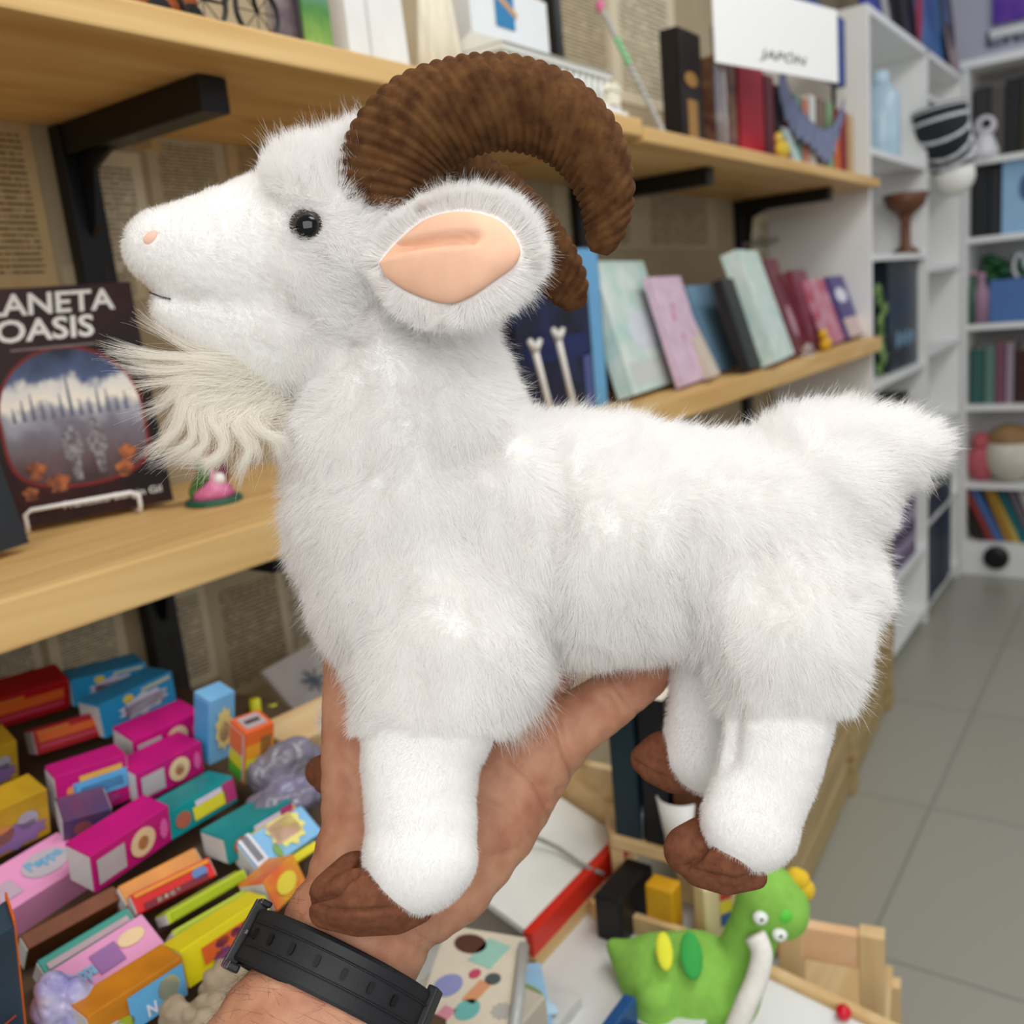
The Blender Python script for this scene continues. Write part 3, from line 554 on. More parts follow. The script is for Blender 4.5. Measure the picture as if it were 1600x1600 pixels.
patch(r, a + ux * w * 0.4 + up * 0.125, ux * w * 0.35, up * 0.025, nrm, plain('dcdce8'), 'white_emblem', 'burst'); patch(r, a + ux * w * 0.5 + up * 0.03, ux * w * 0.48, up * 0.028, nrm, plain('d0b7b0'), 'pale_lower_panel')
# rows of spines behind
def rowpx(px0, pyb, y, z, specs, group, lead): a = onY(px0, pyb, y); row(a[0], y, z, specs, group, lead, depth=0.08)
x = onY(1000, 470, 0.845)[0]
row(x, 0.845, ZL, [(0.05, 0.2, '8d8590', 'grey mauve'), (0.03, 0.176, 'd9c9cf', 'pale rose'), (0.022, 0.176, '7c4138', 'rust brown'), (0.026, 0.18, 'dedada', 'first white'), (0.026, 0.18, 'e2dedd', 'second white'), (0.024, 0.18, 'd6d3d2', 'third white'), (0.02, 0.165, '262250', 'dark navy'), (0.03, 0.166, '2f2460', 'indigo'), (0.035, 0.168, '8d1f6c', 'magenta'), (0.035, 0.166, '2c2c62', 'blue violet'), (0.03, 0.17, 'a04438', 'brick red')], 'spines behind the leaning books', '%s spine in the row behind the pink and blue leaning books')
x = onY(885, 400, 0.80)[0]
r, *_ = book('book', (x, 0.80, ZL), (0.10, 0, 0), (0, 0.11, 0), (0, 0, onY(920, 388, 0.80)[2] - ZL), plain('6aa5d0'), 'sky blue book seen just below the horn tips', 'book')
a, b = onY(800, 470, 0.775), onY(925, 470, 0.775); hs = onY(870, 440, 0.775)[2] - ZL
e = empty('dark_box_set', (a[0], 0.775, ZL), 'dark navy boxed set behind the goat ear', 'box'); MB().box(a[0], b[0] - 0.01, 0.775, 0.798, ZL, ZL + hs, 0.002).build('slipcase', mat('navy_case', '0c0e18', 0.4, noise=0.5, scale=18, col2='191f45'), e)
patch(e, ((a[0] + b[0]) / 2, 0.7745, ZL + 0.11), ((b[0] - a[0]) * 0.4, 0, 0), (0, 0, 0.018), (0, -1, 0), plain('1d2555'), 'blue_band'); patch(e, (b[0] - 0.03, 0.7745, ZL + 0.05), (0.012, 0, 0), (0, 0, 0.045), (0, -1, 0), plain('4a5688'), 'pale_strip')
# ivory plush behind neck
c = onY(782, 600, 0.74); c[2] = ZL; e = empty('ivory_plush', c, 'cream plush with an orange mark behind the goat neck', 'plush toy'); PL = mat('ivory_plush_cloth', 'e3d6bd', 0.95, noise=0.1, scale=200, sheen=0.3)
MB().ball(c + [-0.012, 0, 0.060], (0.048, 0.028, 0.060)).build('body', PL, e, True); MB().ball(c + [0.022, -0.012, 0.035], (0.013, 0.012, 0.013)).build('cheek', plain('d88a68', 0.9), e, True)
for k, (px, top) in enumerate(((836, 548), (872, 530))):
    f0 = onY(px + 28, 640, 0.748); f0[2] = ZL + 0.002; t0 = onY(px, top, 0.755); e = empty('bone_stick', f0, ('left' if k == 0 else 'right') + ' white forked stick standing behind the goat shoulder', 'stick', 'white forked sticks'); BN = mat('bone_white', 'dcd8cf', 0.5, noise=0.08)
    MB().tube([f0, mix(f0, t0, 0.5), t0], [0.0055, 0.0045, 0.005], 10).build('shaft', BN, e, True); MB().tube([t0, t0 + [-0.012, 0, 0.016]], [0.006, 0.004], 8).tube([t0, t0 + [0.016, 0, 0.014]], [0.006, 0.004], 8).build('fork', BN, e, True)
c = onZ(1290, 548, ZL); e = empty('yellow_toy', c, 'tiny yellow toy in front of the rose red book', 'toy'); YE = plain('d9a520', 0.4); MB().ball(c + [0, 0, 0.018], (0.028, 0.015, 0.018)).build('body', YE, e, True); MB().ball(c + [-0.02, 0, 0.042], (0.016, 0.012, 0.014)).build('head', YE, e, True)
c = onZ(1262, 556, ZL); e = empty('glass_trinket', c, 'small clear trinket left of the tiny yellow toy', 'trinket'); MB().lathe(c, [(0.014, 0), (0.016, 0.012), (0.012, 0.026), (0.004, 0.032)], 16).build('dome', mat('clear_glass', 'e8e6ec', 0.05, trans=0.8, noise=0.01), e, True)
MB().lathe(c, [(0.016, 0), (0.016, 0.003)], 16).build('foot', plain('c9c4c8'), e)

# ------------------------------------------------------------------ white bookcase along the wall
zt = H + 0.99 * YC
e = empty('bookcase', (XC, YC, 0), 'tall white open bookcase at the end of the pine shelves', 'bookcase')
MB().box(XC, XC + 0.02, YC, YW - 0.001, 0, zt, 0.001).build('side_panel', WHITE, e)
XP, XE = 4.914 * YC, 5.76 * YC
MB().box(XP, XP + 0.022, YC, YW - 0.001, 0, zt).build('divider', WHITE, e); MB().box(XE, XE + 0.02, YC, YW - 0.001, 0, zt).build('side_panel', WHITE, e)
MB().box(XC + 0.02, XE, YW - 0.012, YW - 0.001, 0, zt - 0.02).build('back_panel', WHITE, e)
MB().box(XC + 0.02, XE, YC, YW - 0.001, zt - 0.02, zt).build('top', WHITE, e)
zs1 = [onY(1362, 230, YC)[2], onY(1370, 397, YC)[2], onY(1369, 600, YC)[2], 0.62, 0.3, 0.06]
zs2 = [onY(1475, 160, YC)[2], onY(1475, 275, YC)[2], onY(1475, 415, YC)[2], onY(1475, 540, YC)[2], onY(1475, 660, YC)[2], onY(1475, 790, YC)[2], 0.06]
for z in zs1: MB().box(XC + 0.02, XP, YC + 0.002, YW - 0.013, z - 0.018, z).build('shelf', WHITE, e)
for z in zs2: MB().box(XP + 0.022, XE, YC + 0.002, YW - 0.013, z - 0.018, z).build('shelf', WHITE, e)
def onshelf(px, py, z, y=None): q = onZ(px, py, z); return q
def bx(name, x, y, z, w, d, h, m_, label, cat, bev=0.002): return tag(MB().box(x, x + w, y, y + d, z, z + h, bev).build(name, m_), label, cat)
BX = XC + 0.03
wb = onY(1376, 190, 0.80)[0]
e = empty('water_bottle', (wb, 0.80, zs1[0]), 'pale blue bottle in the top bay of the white bookcase', 'bottle'); MB().lathe((wb, 0.80, zs1[0]), [(0.055, 0), (0.058, 0.01), (0.058, 0.19), (0.03, 0.23), (0.02, 0.235)], 18).build('body', mat('blue_plastic', 'b0cbd9', 0.25, noise=0.2, scale=12), e, True); MB().lathe((wb, 0.80, zs1[0] + 0.235), [(0.024, 0), (0.024, 0.03)], 14).build('cap', plain('bcd8e6'), e)
row(BX + 0.01, 0.78, zs1[1], [(0.07, 0.26, '232b36', 'dark slate'), (0.06, 0.24, '3c4654', 'steel grey'), (0.05, 0.25, '1d2733', 'blue black')], 'books beside the brown goblet', '%s book beside the brown goblet in the white bookcase')
gx = onY(1415, 380, 0.78); g = np.array([gx[0], 0.78, zs1[1]]); e = empty('goblet', g, 'brown wooden goblet in the second bay of the white bookcase', 'goblet')
MB().lathe(g, [(0.045, 0), (0.045, 0.01), (0.018, 0.03), (0.016, 0.11), (0.026, 0.13)], 18).build('stem', mat('goblet_wood', '6a4028', 0.4, noise=0.3, scale=30), e, True); MB().lathe(g + [0, 0, 0.13], [(0.026, 0), (0.062, 0.03), (0.075, 0.07), (0.066, 0.072), (0.03, 0.03)], 18).build('cup', MATS['goblet_wood'], e, True)
a = onY(1388, 545, YC + 0.03); b = onY(1444, 540, YC + 0.03)
r, *_ = book('book', (a[0], YC + 0.03, zs1[2]), (b[0] - a[0], 0, 0), (0, 0.1, 0), (0, 0, 0.36), mat('dark_teal_cover', '10242f', 0.35, noise=0.3, scale=12), 'large dark teal book facing out in the third bay of the white bookcase', 'book')
for k in range(4): patch(r, (a[0] + 0.12 + 0.07 * k, YC + 0.0295, zs1[2] + 0.10), (0.026, 0, 0), (0, 0, 0.03 - 0.006 * (k % 2)), (0, -1, 0), plain('6f93ab'), 'pale_print', 'ell')
for k in range(3):
    lp = np.array([onY(1378, 560, YC + 0.02)[0] + 0.02, YC + 0.025, zs1[2]])
e = empty('leafy_sprig', lp, 'small green sprig beside the dark teal book', 'plant'); mb = MB()
for k in range(9): mb.ball(lp + [0.03 * math.sin(k * 2.2), 0.008 * math.cos(k * 1.7), 0.03 + 0.03 * k], np.array([[0.035, 0, 0.01], [0, 0.006, 0], [-0.006, 0, 0.02]]), 8, 6)
mb.build('leaves', mat('leaf_green', '6d8f4a', 0.5, noise=0.3, scale=40), e, True); MB().tube([lp, lp + [0, 0, 0.28]], 0.004, 6).build('stem', mat('stem_green', '4f6b38', 0.6, noise=0.1), e)
a = onY(1386, 890, YC + 0.03); tag(MB().box(a[0], a[0] + 0.32, YC + 0.03, 0.9, 0.62, 0.9, 0.004).build('storage_box', plain('15171a')), 'black storage box low in the white bookcase behind the goat rump', 'box')
for k in range(5): bx('magazine', BX + 0.22 + 0.006 * (k % 2), YC + 0.02, 0.30 + 0.045 * k, 0.4, 0.15, 0.042, plain(('5a4668', '8f82a0', '4a3658', '9a90a8', '6a5478')[k]), '%s purple magazine in the flat stack low in the white bookcase' % ('bottom', 'second', 'third', 'fourth', 'topmost')[k], 'magazine')
row(BX + 0.02, YC + 0.02, 0.06, [(0.06, 0.22, '3a2f2a', 'brown black'), (0.05, 0.21, '2a1f35', 'dark plum'), (0.05, 0.2, '3c2b48', 'violet'), (0.06, 0.21, '6d6258', 'taupe'), (0.05, 0.2, '8c8478', 'stone')], 'books at the foot of the white bookcase', '%s book on the lowest shelf of the white bookcase', depth=0.14)
row(BX + 0.02, YC + 0.0, 0.30, [(0.07, 0.2, '7c3428', 'rust'), (0.06, 0.19, '5a2a35', 'burgundy'), (0.05, 0.2, 'b7a68a', 'sand')], 'books beside the flat purple stack', '%s book left of the flat purple magazine stack', depth=0.14)
row(XP + 0.03, YC + 0.0, zs2[5], [(0.09, 0.3, '1c2740', 'dark navy'), (0.09, 0.3, '22304a', 'navy'), (0.09, 0.3, '1a2238', 'midnight'), (0.09, 0.29, '26364f', 'blue grey'), (0.08, 0.3, '1b2a44', 'ink blue')], 'navy binders in the far bay', '%s binder in the far bay near the floor', depth=0.16, name='binder') if False else None
row(XP + 0.04, YC, 0.06, [(0.09, 0.42, '1c2740', 'first dark navy'), (0.09, 0.42, '22304a', 'second navy'), (0.09, 0.42, '1a2238', 'third midnight'), (0.09, 0.41, '26364f', 'fourth blue grey'), (0.08, 0.42, '1b4a54', 'last teal')], 'tall binders in the far bay', '%s binder standing in the far bay of the white bookcase', depth=0.16, name='binder')
# striped hat with pompom hanging from the divider
hb = onY(1490, 275, YC - 0.06); e = empty('striped_hat', hb, 'black and white striped hat with white pompom hanging on the white bookcase', 'hat')
pts = catmull([onY(1466, 168, YC - 0.03), onY(1472, 205, YC - 0.04), onY(1484, 240, YC - 0.05), onY(1490, 262, YC - 0.06)], 15)
st = [mat('hat_black', '26282e', 0.9, noise=0.1), mat('hat_white', 'd5d6da', 0.9, noise=0.05)]
body = MB().tube(pts, np.linspace(0.09, 0.075, 15), 12).build('knit', st[0], e, True)
for k in range(0, 14, 2): MB().tube([pts[k] * 0.5 + pts[k + 1] * 0.5, pts[k + 1]], 0.0935 - 0.001 * k, 12).build('stripe', st[1], body, True)
MB().ball(hb, 0.07).build('pompom', mat('pompom_white', 'ecebe4', 0.95, noise=0.1, scale=60, bump=0.6), e, True)
# things on top of the bookcase
zz = zt
def flat(px0, px1, y, h, m_, label, name, cat, lean=0.0):
    a = onY(px0, 40, y)[0]; b = onY(px1, 40, y)[0]; e = empty(name, (a, y, zz), label, cat)
    MB().hexa((a, y, zz), (b - a, 0, 0), (0, 0.02, 0), (0, lean, h), 0.002).build('panel', m_, e); return e, a, b
e, a, b = flat(1372, 1398, 0.80, 0.3, plain('3040a0'), 'blue folder lying slanted on top of the white bookcase', 'folder', 'folder', 0.1)
e, a, b = flat(1400, 1415, 0.82, 0.3, plain('c8ccd2'), 'white and grey card on top of the white bookcase', 'display_card', 'card', 0.05)
e, a, b = flat(1418, 1440, 0.78, 0.4, plain('1c1c24'), 'black and red poster book on top of the white bookcase', 'poster_book', 'book', 0.05); patch(e, ((a + b) / 2 + 0.06, 0.779, zz + 0.16), (0.05, 0, 0), (0, 0, 0.12), (0, -1, 0.1), plain('a03038'), 'red_figure', 'ell')
e, a, b = flat(1444, 1500, 0.80, 0.5, mat('blue_poster', '4f7fb5', 0.4, noise=0.35, scale=4, col2='2a4f8c'), 'blue poster with a standing figure on top of the white bookcase', 'poster', 'poster', 0.05)
c = (a + b) / 2 + 0.1
patch(e, (c, 0.80, zz + 0.28), (0.055, 0, 0), (0, 0.02, 0.16), (0, -1, 0.1), plain('4f4450'), 'dark_figure', 'ell', off=0.003); patch(e, (c + 0.05, 0.80, zz + 0.12), (0.13, 0, -0.04), (0, 0.01, 0.1), (0, -1, 0.1), plain('b59a98'), 'pale_skirt', 'ell', off=0.006)

# ------------------------------------------------------------------ bookcase on the back wall
e = empty('bookcase', (XB, 0.5, 0), 'white bookcase facing the aisle on the back wall', 'bookcase'); YL = onX(1502, 500, XB)[1]; YR = -0.9; zb_t = onX(1510, 108, XB)[2]
MB().box(XB, 4.64, YL - 0.02, YL, 0, zb_t).build('side_panel', WHITE, e); MB().box(XB, 4.64, YR, YR + 0.02, 0, zb_t).build('side_panel', WHITE, e); MB().box(4.62, 4.64, YR + 0.02, YL - 0.02, 0, zb_t).build('back_panel', mat('white_back', 'cfcdd0', 0.5, noise=0.03), e)
MB().box(XB - 0.01, 4.64, YR - 0.01, YL + 0.01, zb_t, zb_t + 0.03).build('top', WHITE, e)
MB().box(XB, 4.62, YR + 0.02, YL - 0.02, 0.0, 0.12).build('plinth', WHITE, e)
zs = [onX(1515, y, XB)[2] for y in (250, 372, 508, 634, 756)] + [0.14]
for z in zs: MB().box(XB + 0.002, 4.62, YR + 0.02, YL - 0.02, z - 0.022, z).build('shelf', WHITE, e)
YB = YL - 0.03
def brow(z, specs, group, lead, y=YB, x=XB + 0.05): row(x, y, z, specs, group, lead, (0, -1, 0), (1, 0, 0), 0.2)
DK = lambda a: mat('spine_' + a, a, 0.4, noise=0.5, scale=35, col2='9a8455')
brow(zs[0], [(0.06, 0.27, '2a2a2c', 'charcoal'), (0.05, 0.26, '504a46', 'grey'), (0.055, 0.28, '17171a', 'black'), (0.06, 0.28, '3b3020', 'first gilt'), (0.06, 0.28, '45371f', 'second gilt'), (0.06, 0.28, '2e2418', 'third gilt'), (0.05, 0.27, '191517', 'jet'), (0.05, 0.29, '6d5a58', 'mauve'), (0.05, 0.28, '3a2a2a', 'umber')], 'old books on the top shelf of the back bookcase', '%s old spine on the top shelf of the back bookcase')
c = np.array([XB + 0.03, onX(1537, 230, XB)[1], zs[0]]); e = empty('ghost_figurine', c, 'little white figurine before the old books on the top shelf', 'figurine'); FW = plain('dcdbe0'); MB().lathe(c, [(0.05, 0), (0.05, 0.03), (0.03, 0.08), (0.01, 0.1)], 16).build('body', FW, e, True); MB().ball(c + [0, 0, 0.12], 0.042).build('head', FW, e, True); MB().ball(c + [-0.035, -0.01, 0.125], 0.018).build('face', plain('17171a'), e, True)
brow(zs[1], [(0.06, 0.27, '191b1f', 'black'), (0.04, 0.26, '24262b', 'charcoal')], 'books on the second shelf of the back bookcase', '%s spine left of the light blue books on the second shelf')
y = YB - 0.105
for k, (w, c, lab) in enumerate(((0.13, '8fb6d6', 'light blue book with dark emblem on the second shelf'), (0.06, 'a5c6e0', 'narrow pale blue book on the second shelf'), (0.1, 'b9a6a8', 'dusty pink book at the second shelf right'), (0.1, '8a8790', 'grey book last on the second shelf'))):
    r, *_ = book('book', (XB + 0.05, y, zs[1]), (0, -w, 0), (0.18, 0, 0), (0, 0, 0.29), plain(c), lab, 'book')
    if k == 0: patch(r, (XB + 0.049, y - w / 2 - 0.02, zs[1] + 0.17), (0, 0.025, 0), (0, 0, 0.05), (-1, 0, 0), plain('3f5f8c'), 'dark_emblem', 'ell')
    y -= w + 0.003
# third shelf: blue case, plants
c = onX(1545, 500, XB + 0.05); tag(MB().box(XB + 0.05, XB + 0.2, c[1] - 0.28, c[1], zs[2], zs[2] + 0.17, 0.006).build('blue_case', mat('case_blue', '4a6fa8', 0.5, noise=0.08)), 'blue case on the third shelf of the back bookcase', 'case')
for k, (px, colr, lab, h) in enumerate(((1519, '3a5a48', 'dark green bottle left of the blue case', 0.2), (1533, '9c7a90', 'mauve box left of the blue case', 0.19))):
    c = onX(px, 500, XB + 0.06); c[2] = zs[2]
    e = empty('shelf_bottle', c, lab + ' on the third shelf', 'bottle'); MB().lathe(c, [(0.03, 0), (0.032, h * 0.7), (0.014, h * 0.85), (0.014, h)], 14).build('body', plain(colr), e, True); MB().lathe(c + [0, 0, h], [(0.016, 0), (0.016, 0.015)], 12).build('cap', plain('b98aa0'), e)
c = onX(1568, 450, XB + 0.28); c[2] = zs[2]
e = empty('potted_plant', c, 'small green plant behind the blue case on the third shelf', 'plant'); MB().lathe(c, [(0.04, 0), (0.05, 0.12), (0.045, 0.12)], 14).build('pot', plain('c9c9c6'), e); mb = MB()
for k in range(12): w = k * 2.4; mb.ball(c + [0.05 * math.cos(w) * 0.8, 0.06 * math.sin(w), 0.17 + 0.008 * k], (0.03, 0.03, 0.022), 8, 6)
mb.build('leaves', mat('plant_green', '3f7d4f', 0.5, noise=0.3, scale=30), e, True)
c = onX(1592, 440, XB + 0.12); e = empty('white_ornament', np.array([c[0], c[1], zs[2] + 0.17]), 'white curled ornament on the blue case', 'ornament'); cc = np.array([XB + 0.12, c[1], zs[2] + 0.17]); MB().tube([cc + [0, 0.02 * math.sin(t), 0.05 + 0.045 * -math.cos(t)] for t in np.linspace(0, 5, 14)], 0.008, 8).build('curl', FW, e, True)
brow(zs[3], [(0.05, 0.23, '2f5a55', 'deep green'), (0.04, 0.24, '5f7c72', 'sage'), (0.035, 0.25, '7a4a5c', 'plum'), (0.03, 0.25, '9c8a98', 'lilac grey'), (0.05, 0.22, '3a1c1a', 'dark brown'), (0.06, 0.22, '4a201e', 'chestnut'), (0.06, 0.26, '3d2c50', 'violet'), (0.05, 0.24, '5f4a70', 'purple'), (0.05, 0.25, '30283c', 'blackberry')], 'books on the fourth shelf of the back bookcase', '%s book on the fourth shelf of the back bookcase')
c = onX(1534, 735, XB + 0.08); c[2] = zs[4]; e = empty('plush_toy', c, 'pink soft toy on the fifth shelf of the back bookcase', 'plush toy'); PK = mat('pink_plush', 'c0616a', 0.95, noise=0.15, scale=40); MB().ball(c + [0, 0, 0.08], (0.05, 0.06, 0.08)).build('body', PK, e, True); MB().ball(c + [0, 0, 0.17], 0.042).build('head', PK, e, True)
c = onX(1578, 735, XB + 0.08); c[2] = zs[4]; e = empty('round_plush', c, 'round cream owl like soft toy with tan cap on the fifth shelf', 'plush toy'); MB().ball(c + [0, 0, 0.11], (0.09, 0.1, 0.11)).build('body', mat('cream_plush', 'd9d2c2', 0.95, noise=0.15, scale=40), e, True); MB().ball(c + [0.0, 0, 0.185], (0.08, 0.088, 0.06)).build('cap', mat('tan_plush', '9c7a52', 0.95, noise=0.2, scale=30), e, True); MB().ball(c + [0.01, -0.09, 0.22], 0.04).build('ear', MATS['tan_plush'], e, True)
y = YB - 0.03
for k, (c, lab, th, ln) in enumerate((('2a2220', 'black', 0.04, 0.14), ('8c3a34', 'brick red', 0.03, 0.12), ('4a6aa0', 'blue', 0.035, 0.12), ('a57a30', 'ochre', 0.03, 0.1), ('c8a850', 'mustard', 0.025, 0.1), ('1f6a70', 'teal', 0.035, 0.12), ('6d6470', 'grey violet', 0.03, 0.11), ('b8b4b4', 'pale grey', 0.03, 0.1), ('7a3028', 'rust', 0.03, 0.1))):
    r, *_ = book('book', (XB + 0.05, y, zs[5]), (0, -th, 0.0), (0.18, 0, 0), (0, ln, 0.26), plain(c), lab + ' book leaning on the bottom shelf of the back bookcase', 'book', 'leaning books on the bottom shelf'); y -= th * 1.05
c = onX(1556, 872, XB - 0.02); tag(MB().lathe((XB - 0.001, c[1], max(c[2], 0.05)), [(0.05, 0), (0.05, 0.02), (0.03, 0.03)], 18, (-1, 0, 0)).build('plinth_vent', plain('141416')), 'round black vent on the white plinth of the back bookcase', 'vent')
# lavender sign with purple screen print
a = onX(1538, 75, 4.6); e = empty('wall_banner', a, 'lavender wall banner with purple picture over the back bookcase', 'banner')
q = onX(1552, 40, 4.645); MB().box(4.62, 4.648, q[1] - 0.6, q[1], q[2] - 0.0, q[2] + 0.25, 0.002).build('purple_picture', mat('purple_print', '5b2fa0', 0.35, noise=0.4, scale=4, col2='a06cc8'), e)
q2 = onX(1548, 55, 4.645); MB().box(4.61, 4.648, q2[1] - 0.6, q2[1], q2[2] - 0.02, q2[2] + 0.012, 0.004).build('white_ledge', WHITE, e)
q3 = onX(1541, 76, 4.645); text_mesh('LIBROS', (4.646, q3[1], q3[2]), (0, -1, 0), (0, 0, 1), 0.065, plain('55586e'), e, 'lettering', 0.42, bold=0.02, thick=0.003)

# ------------------------------------------------------------------ sloping tray of small cartons, lower left
SL = 0.24; TN = unit(np.array([0, -SL, 1.0])); TY = unit(np.array([0, 1.0, SL])); T0 = np.array([0.4, 0.5, H - 0.44])
def onT(px, py, lift=0.0): return onP(px, py, T0 + TN * lift, TN)
TB = T0 - TN * 0.028
tr = empty('display_tray', (0.3, 0.62, H - 0.43), 'sloping pine display tray under the heap of small cartons', 'tray')
CW = PALEX
CW = mat('tray_brown', '5a4631', 0.7, noise=0.3, scale=20)
MB().prism([TB + [x - 0.4, y - 0.5, (y - 0.5) * SL] - TN * 0.012 for x, y in ((-0.35, 0.40), (0.38, 0.40), (0.40, 0.50), (0.52, 0.52), (0.62, 0.60), (0.62, 0.80), (0.52, 0.95), (-0.35, 0.95))], TN * 0.011).build('bottom', CW, tr)
ZF = H - 0.50
fs_ = empty('lower_shelf', (0.62, 0.8, ZF), 'low pine shelf by the wall behind the wrist, carrying the upright cartons', 'shelf')
MB().box(0.53, 0.70, 0.66, YW - 0.002, ZF - 0.025, ZF, 0.002).build('board', PINE2, fs_)
for y in (0.67, 0.95): MB().box(0.65, 0.69, y, y + 0.04, 0, ZF - 0.0255).build('leg', PINEZ, fs_)
leg = MB()
for x in (-0.32, 0.40):
    leg = MB(); leg.box(x, x + 0.03, 0.42, 0.45, 0, H - 0.44 - 0.066); leg.build('leg', CW, tr); MB().box(x, x + 0.03, 0.86, 0.89, 0, H - 0.44 + 0.04).build('leg', CW, tr)
def carton(bl, br, tl, dep, col, label, prints=(), lift=0.0, group='small cartons heaped on the tray', end=None, name='carton', flat=False):
    a, b = (onZ(*bl, ZF), onZ(*br, ZF)) if flat else (onT(*bl, lift), onT(*br, lift)); ex = b - a; L = np.linalg.norm(ex); u = ex / L
    v = onP(*tl, a, u) - a; h = float(np.linalg.norm(v)); n = v / h; w = np.cross(n, u); w = w if w[1] > 0 else -w
    r = empty(name, a, label, 'carton', group)
    MB().hexa(a + n * 0.0004, ex, w * dep, n * h, 0.0009).build('sleeve', col, r)
    MB().hexa(a - u * 0.0006 + w * dep * 0.06 + n * h * 0.06, u * 0.0008, w * dep * 0.88, n * h * 0.88).build('end_flap', end or plain('d8d8d6'), r); MB().hexa(a + ex - u * 0.0002 + w * dep * 0.06 + n * h * 0.06, u * 0.0008, w * dep * 0.88, n * h * 0.88).build('end_flap', end or plain('d8d8d6'), r)
    for pr in prints:
        face, cu, cv, su, sv, c, shp = pr[:7]
        if face == 'f': patch(r, a + ex * cu + n * h * cv, ex * su, n * h * sv, -w, plain(c), 'front_print', shp, 0.0008)
        elif face == 't': patch(r, a + ex * cu + w * dep * cv + n * (h + 0.0004), ex * su, w * dep * sv, n, plain(c), 'top_print', shp, 0.0004)
        elif face == 'x': text_mesh(c, a + ex * cu + n * h * cv - w * 0.0012, u, n, h * sv, plain(shp), r, 'lettering', L * su, bold=0.03)
        elif face == 'l': patch(r, a + w * dep * cu + n * h * cv - u * 0.0008, w * dep * su, n * h * sv, -u, plain(c), 'end_print', shp, 0.0004)
    return r
MAG = mat('magenta_carton', 'c2187a', 0.4, noise=0.12, scale=40); RED = mat('red_carton', 'b5161d', 0.4, noise=0.2, scale=30); BLU = mat('blue_carton', '2f9fd8', 0.4, noise=0.12, scale=30); TEA = mat('teal_carton', '128f92', 0.4, noise=0.15, scale=30)
PNK = mat('pink_carton', 'e79ac6', 0.4, noise=0.06, scale=30); YEL = mat('yellow_carton', 'eadc1e', 0.4, noise=0.08, scale=30); LIM = mat('lime_carton', 'b9cc25', 0.4, noise=0.1, scale=30); ORA = mat('orange_carton', 'd98a22', 0.4, noise=0.25, scale=30); SKY = mat('sky_carton', '7dbbe8', 0.4, noise=0.15, scale=30)
RP = lambda: (('f', .5, .62, .44, .16, 'e0662a', 'rect'), ('f', .5, .3, .44, .08, 'c9415a', 'rect'), ('f', .3, .85, .25, .06, 'd8772a', 'rect'))
carton((-50, 1155), (110, 1106), (-55, 1108), 0.035, RED, 'red carton at the upper left of the heap, nearest the wall', RP())
carton((59, 1181), (159, 1150), (50, 1142), 0.032, RED, 'red carton with orange band behind the magenta packs', RP())
BP = lambda: (('f', .55, .5, .36, .33, 'dcd9ea', 'burst'), ('f', .56, .46, .27, .16, 'a04a7c', 'rect'), ('f', .36, .82, .07, .12, 'f0d352', 'ell'), ('f', .75, .88, .2, .05, 'd9d6b0', 'rect'))
carton((116, 1106), (231, 1075), (111, 1064), 0.034, BLU, 'sky blue carton with white cloud print, upper one by the black upright', BP())
carton((166, 1155), (277, 1097), (155, 1103), 0.034, BLU, 'sky blue carton with white cloud print in front of its twin', BP())
MP = lambda: (('f', .22, .5, .17, .32, 'b9b3b6', 'rect'), ('f', .62, .52, .16, .36, 'e5c9a0', 'ell'), ('f', .62, .5, .07, .18, 'cf8a4a', 'ell'), ('f', .9, .5, .06, .3, 'dd62a8', 'burst'))
carton((219, 1259), (319, 1206), (213, 1210), 0.034, MAG, 'magenta carton with round biscuit print under its twin', MP())
carton((212, 1209), (316, 1160), (208, 1158), 0.034, MAG, 'magenta carton with round biscuit print stacked on its twin', MP())
carton((95, 1290), (205, 1250), (85, 1215), 0.026, MAG, 'magenta pack with blue rainbow window at the left of the heap', (('f', .6, .55, .38, .2, '5fa9e0', 'rect'), ('f', .62, .52, .3, .1, '8a8fd0', 'rect'), ('f', .62, .8, .3, .06, 'e0b050', 'rect'), ('f', .5, .2, .4, .14, 'a83a7c', 'burst'), ('f', .2, .62, .07, .1, 'e08a50', 'ell')))
carton((100, 1318), (175, 1296), (98, 1285), 0.03, mat('dark_blue_carton', '31406e', 0.4, noise=0.5, scale=30, col2='7a3a50'), 'low dark blue pack below the rainbow window pack', (('f', .4, .5, .2, .3, '8c4a54', 'ell'),))
carton((328, 1197), (367, 1178), (327, 1097), 0.024, SKY, 'upright light blue carton with yellow print beside the magenta twins', (('f', .55, .5, .35, .35, 'ecd98a', 'burst'), ('f', .55, .45, .2, .16, 'd08aa0', 'ell')), end=plain('58b0e8'))
carton((381, 1228), (425, 1209), (383, 1147), 0.026, mat('rainbow_carton', 'e86a3a', 0.4, noise=0.1), 'upright rainbow carton with barcode top behind the wrist', (('f', .5, .87, .48, .12, 'f0702a', 'rect'), ('f', .5, .62, .48, .13, 'f3a32a', 'rect'), ('f', .5, .4, .48, .1, 'e6e02a', 'rect'), ('f', .5, .18, .48, .14, '4fb83a', 'rect'), ('f', .72, .48, .2, .36, 'b58a4a', 'rect'), ('t', .5, .5, .36, .36, 'b8a8a8', 'rect'), ('t', .5, .5, .26, .12, '3a3636', 'rect'), ('l', .5, .75, .4, .2, 'f07a4a', 'rect'), ('l', .5, .4, .4, .12, 'e8dc3a', 'rect'), ('l', .5, .18, .4, .12, '58b83a', 'rect')))
TP = lambda: (('f', .2, .5, .11, .28, 'a85f4a', 'ell'), ('f', .6, .45, .25, .24, 'dcd233', 'rect'), ('f', .6, .78, .2, .1, 'd5c8da', 'rect'), ('f', .9, .55, .09, .38, 'b03a72', 'rect'), ('f', .6, .45, .2, .1, '8a8a20', 'rect'))
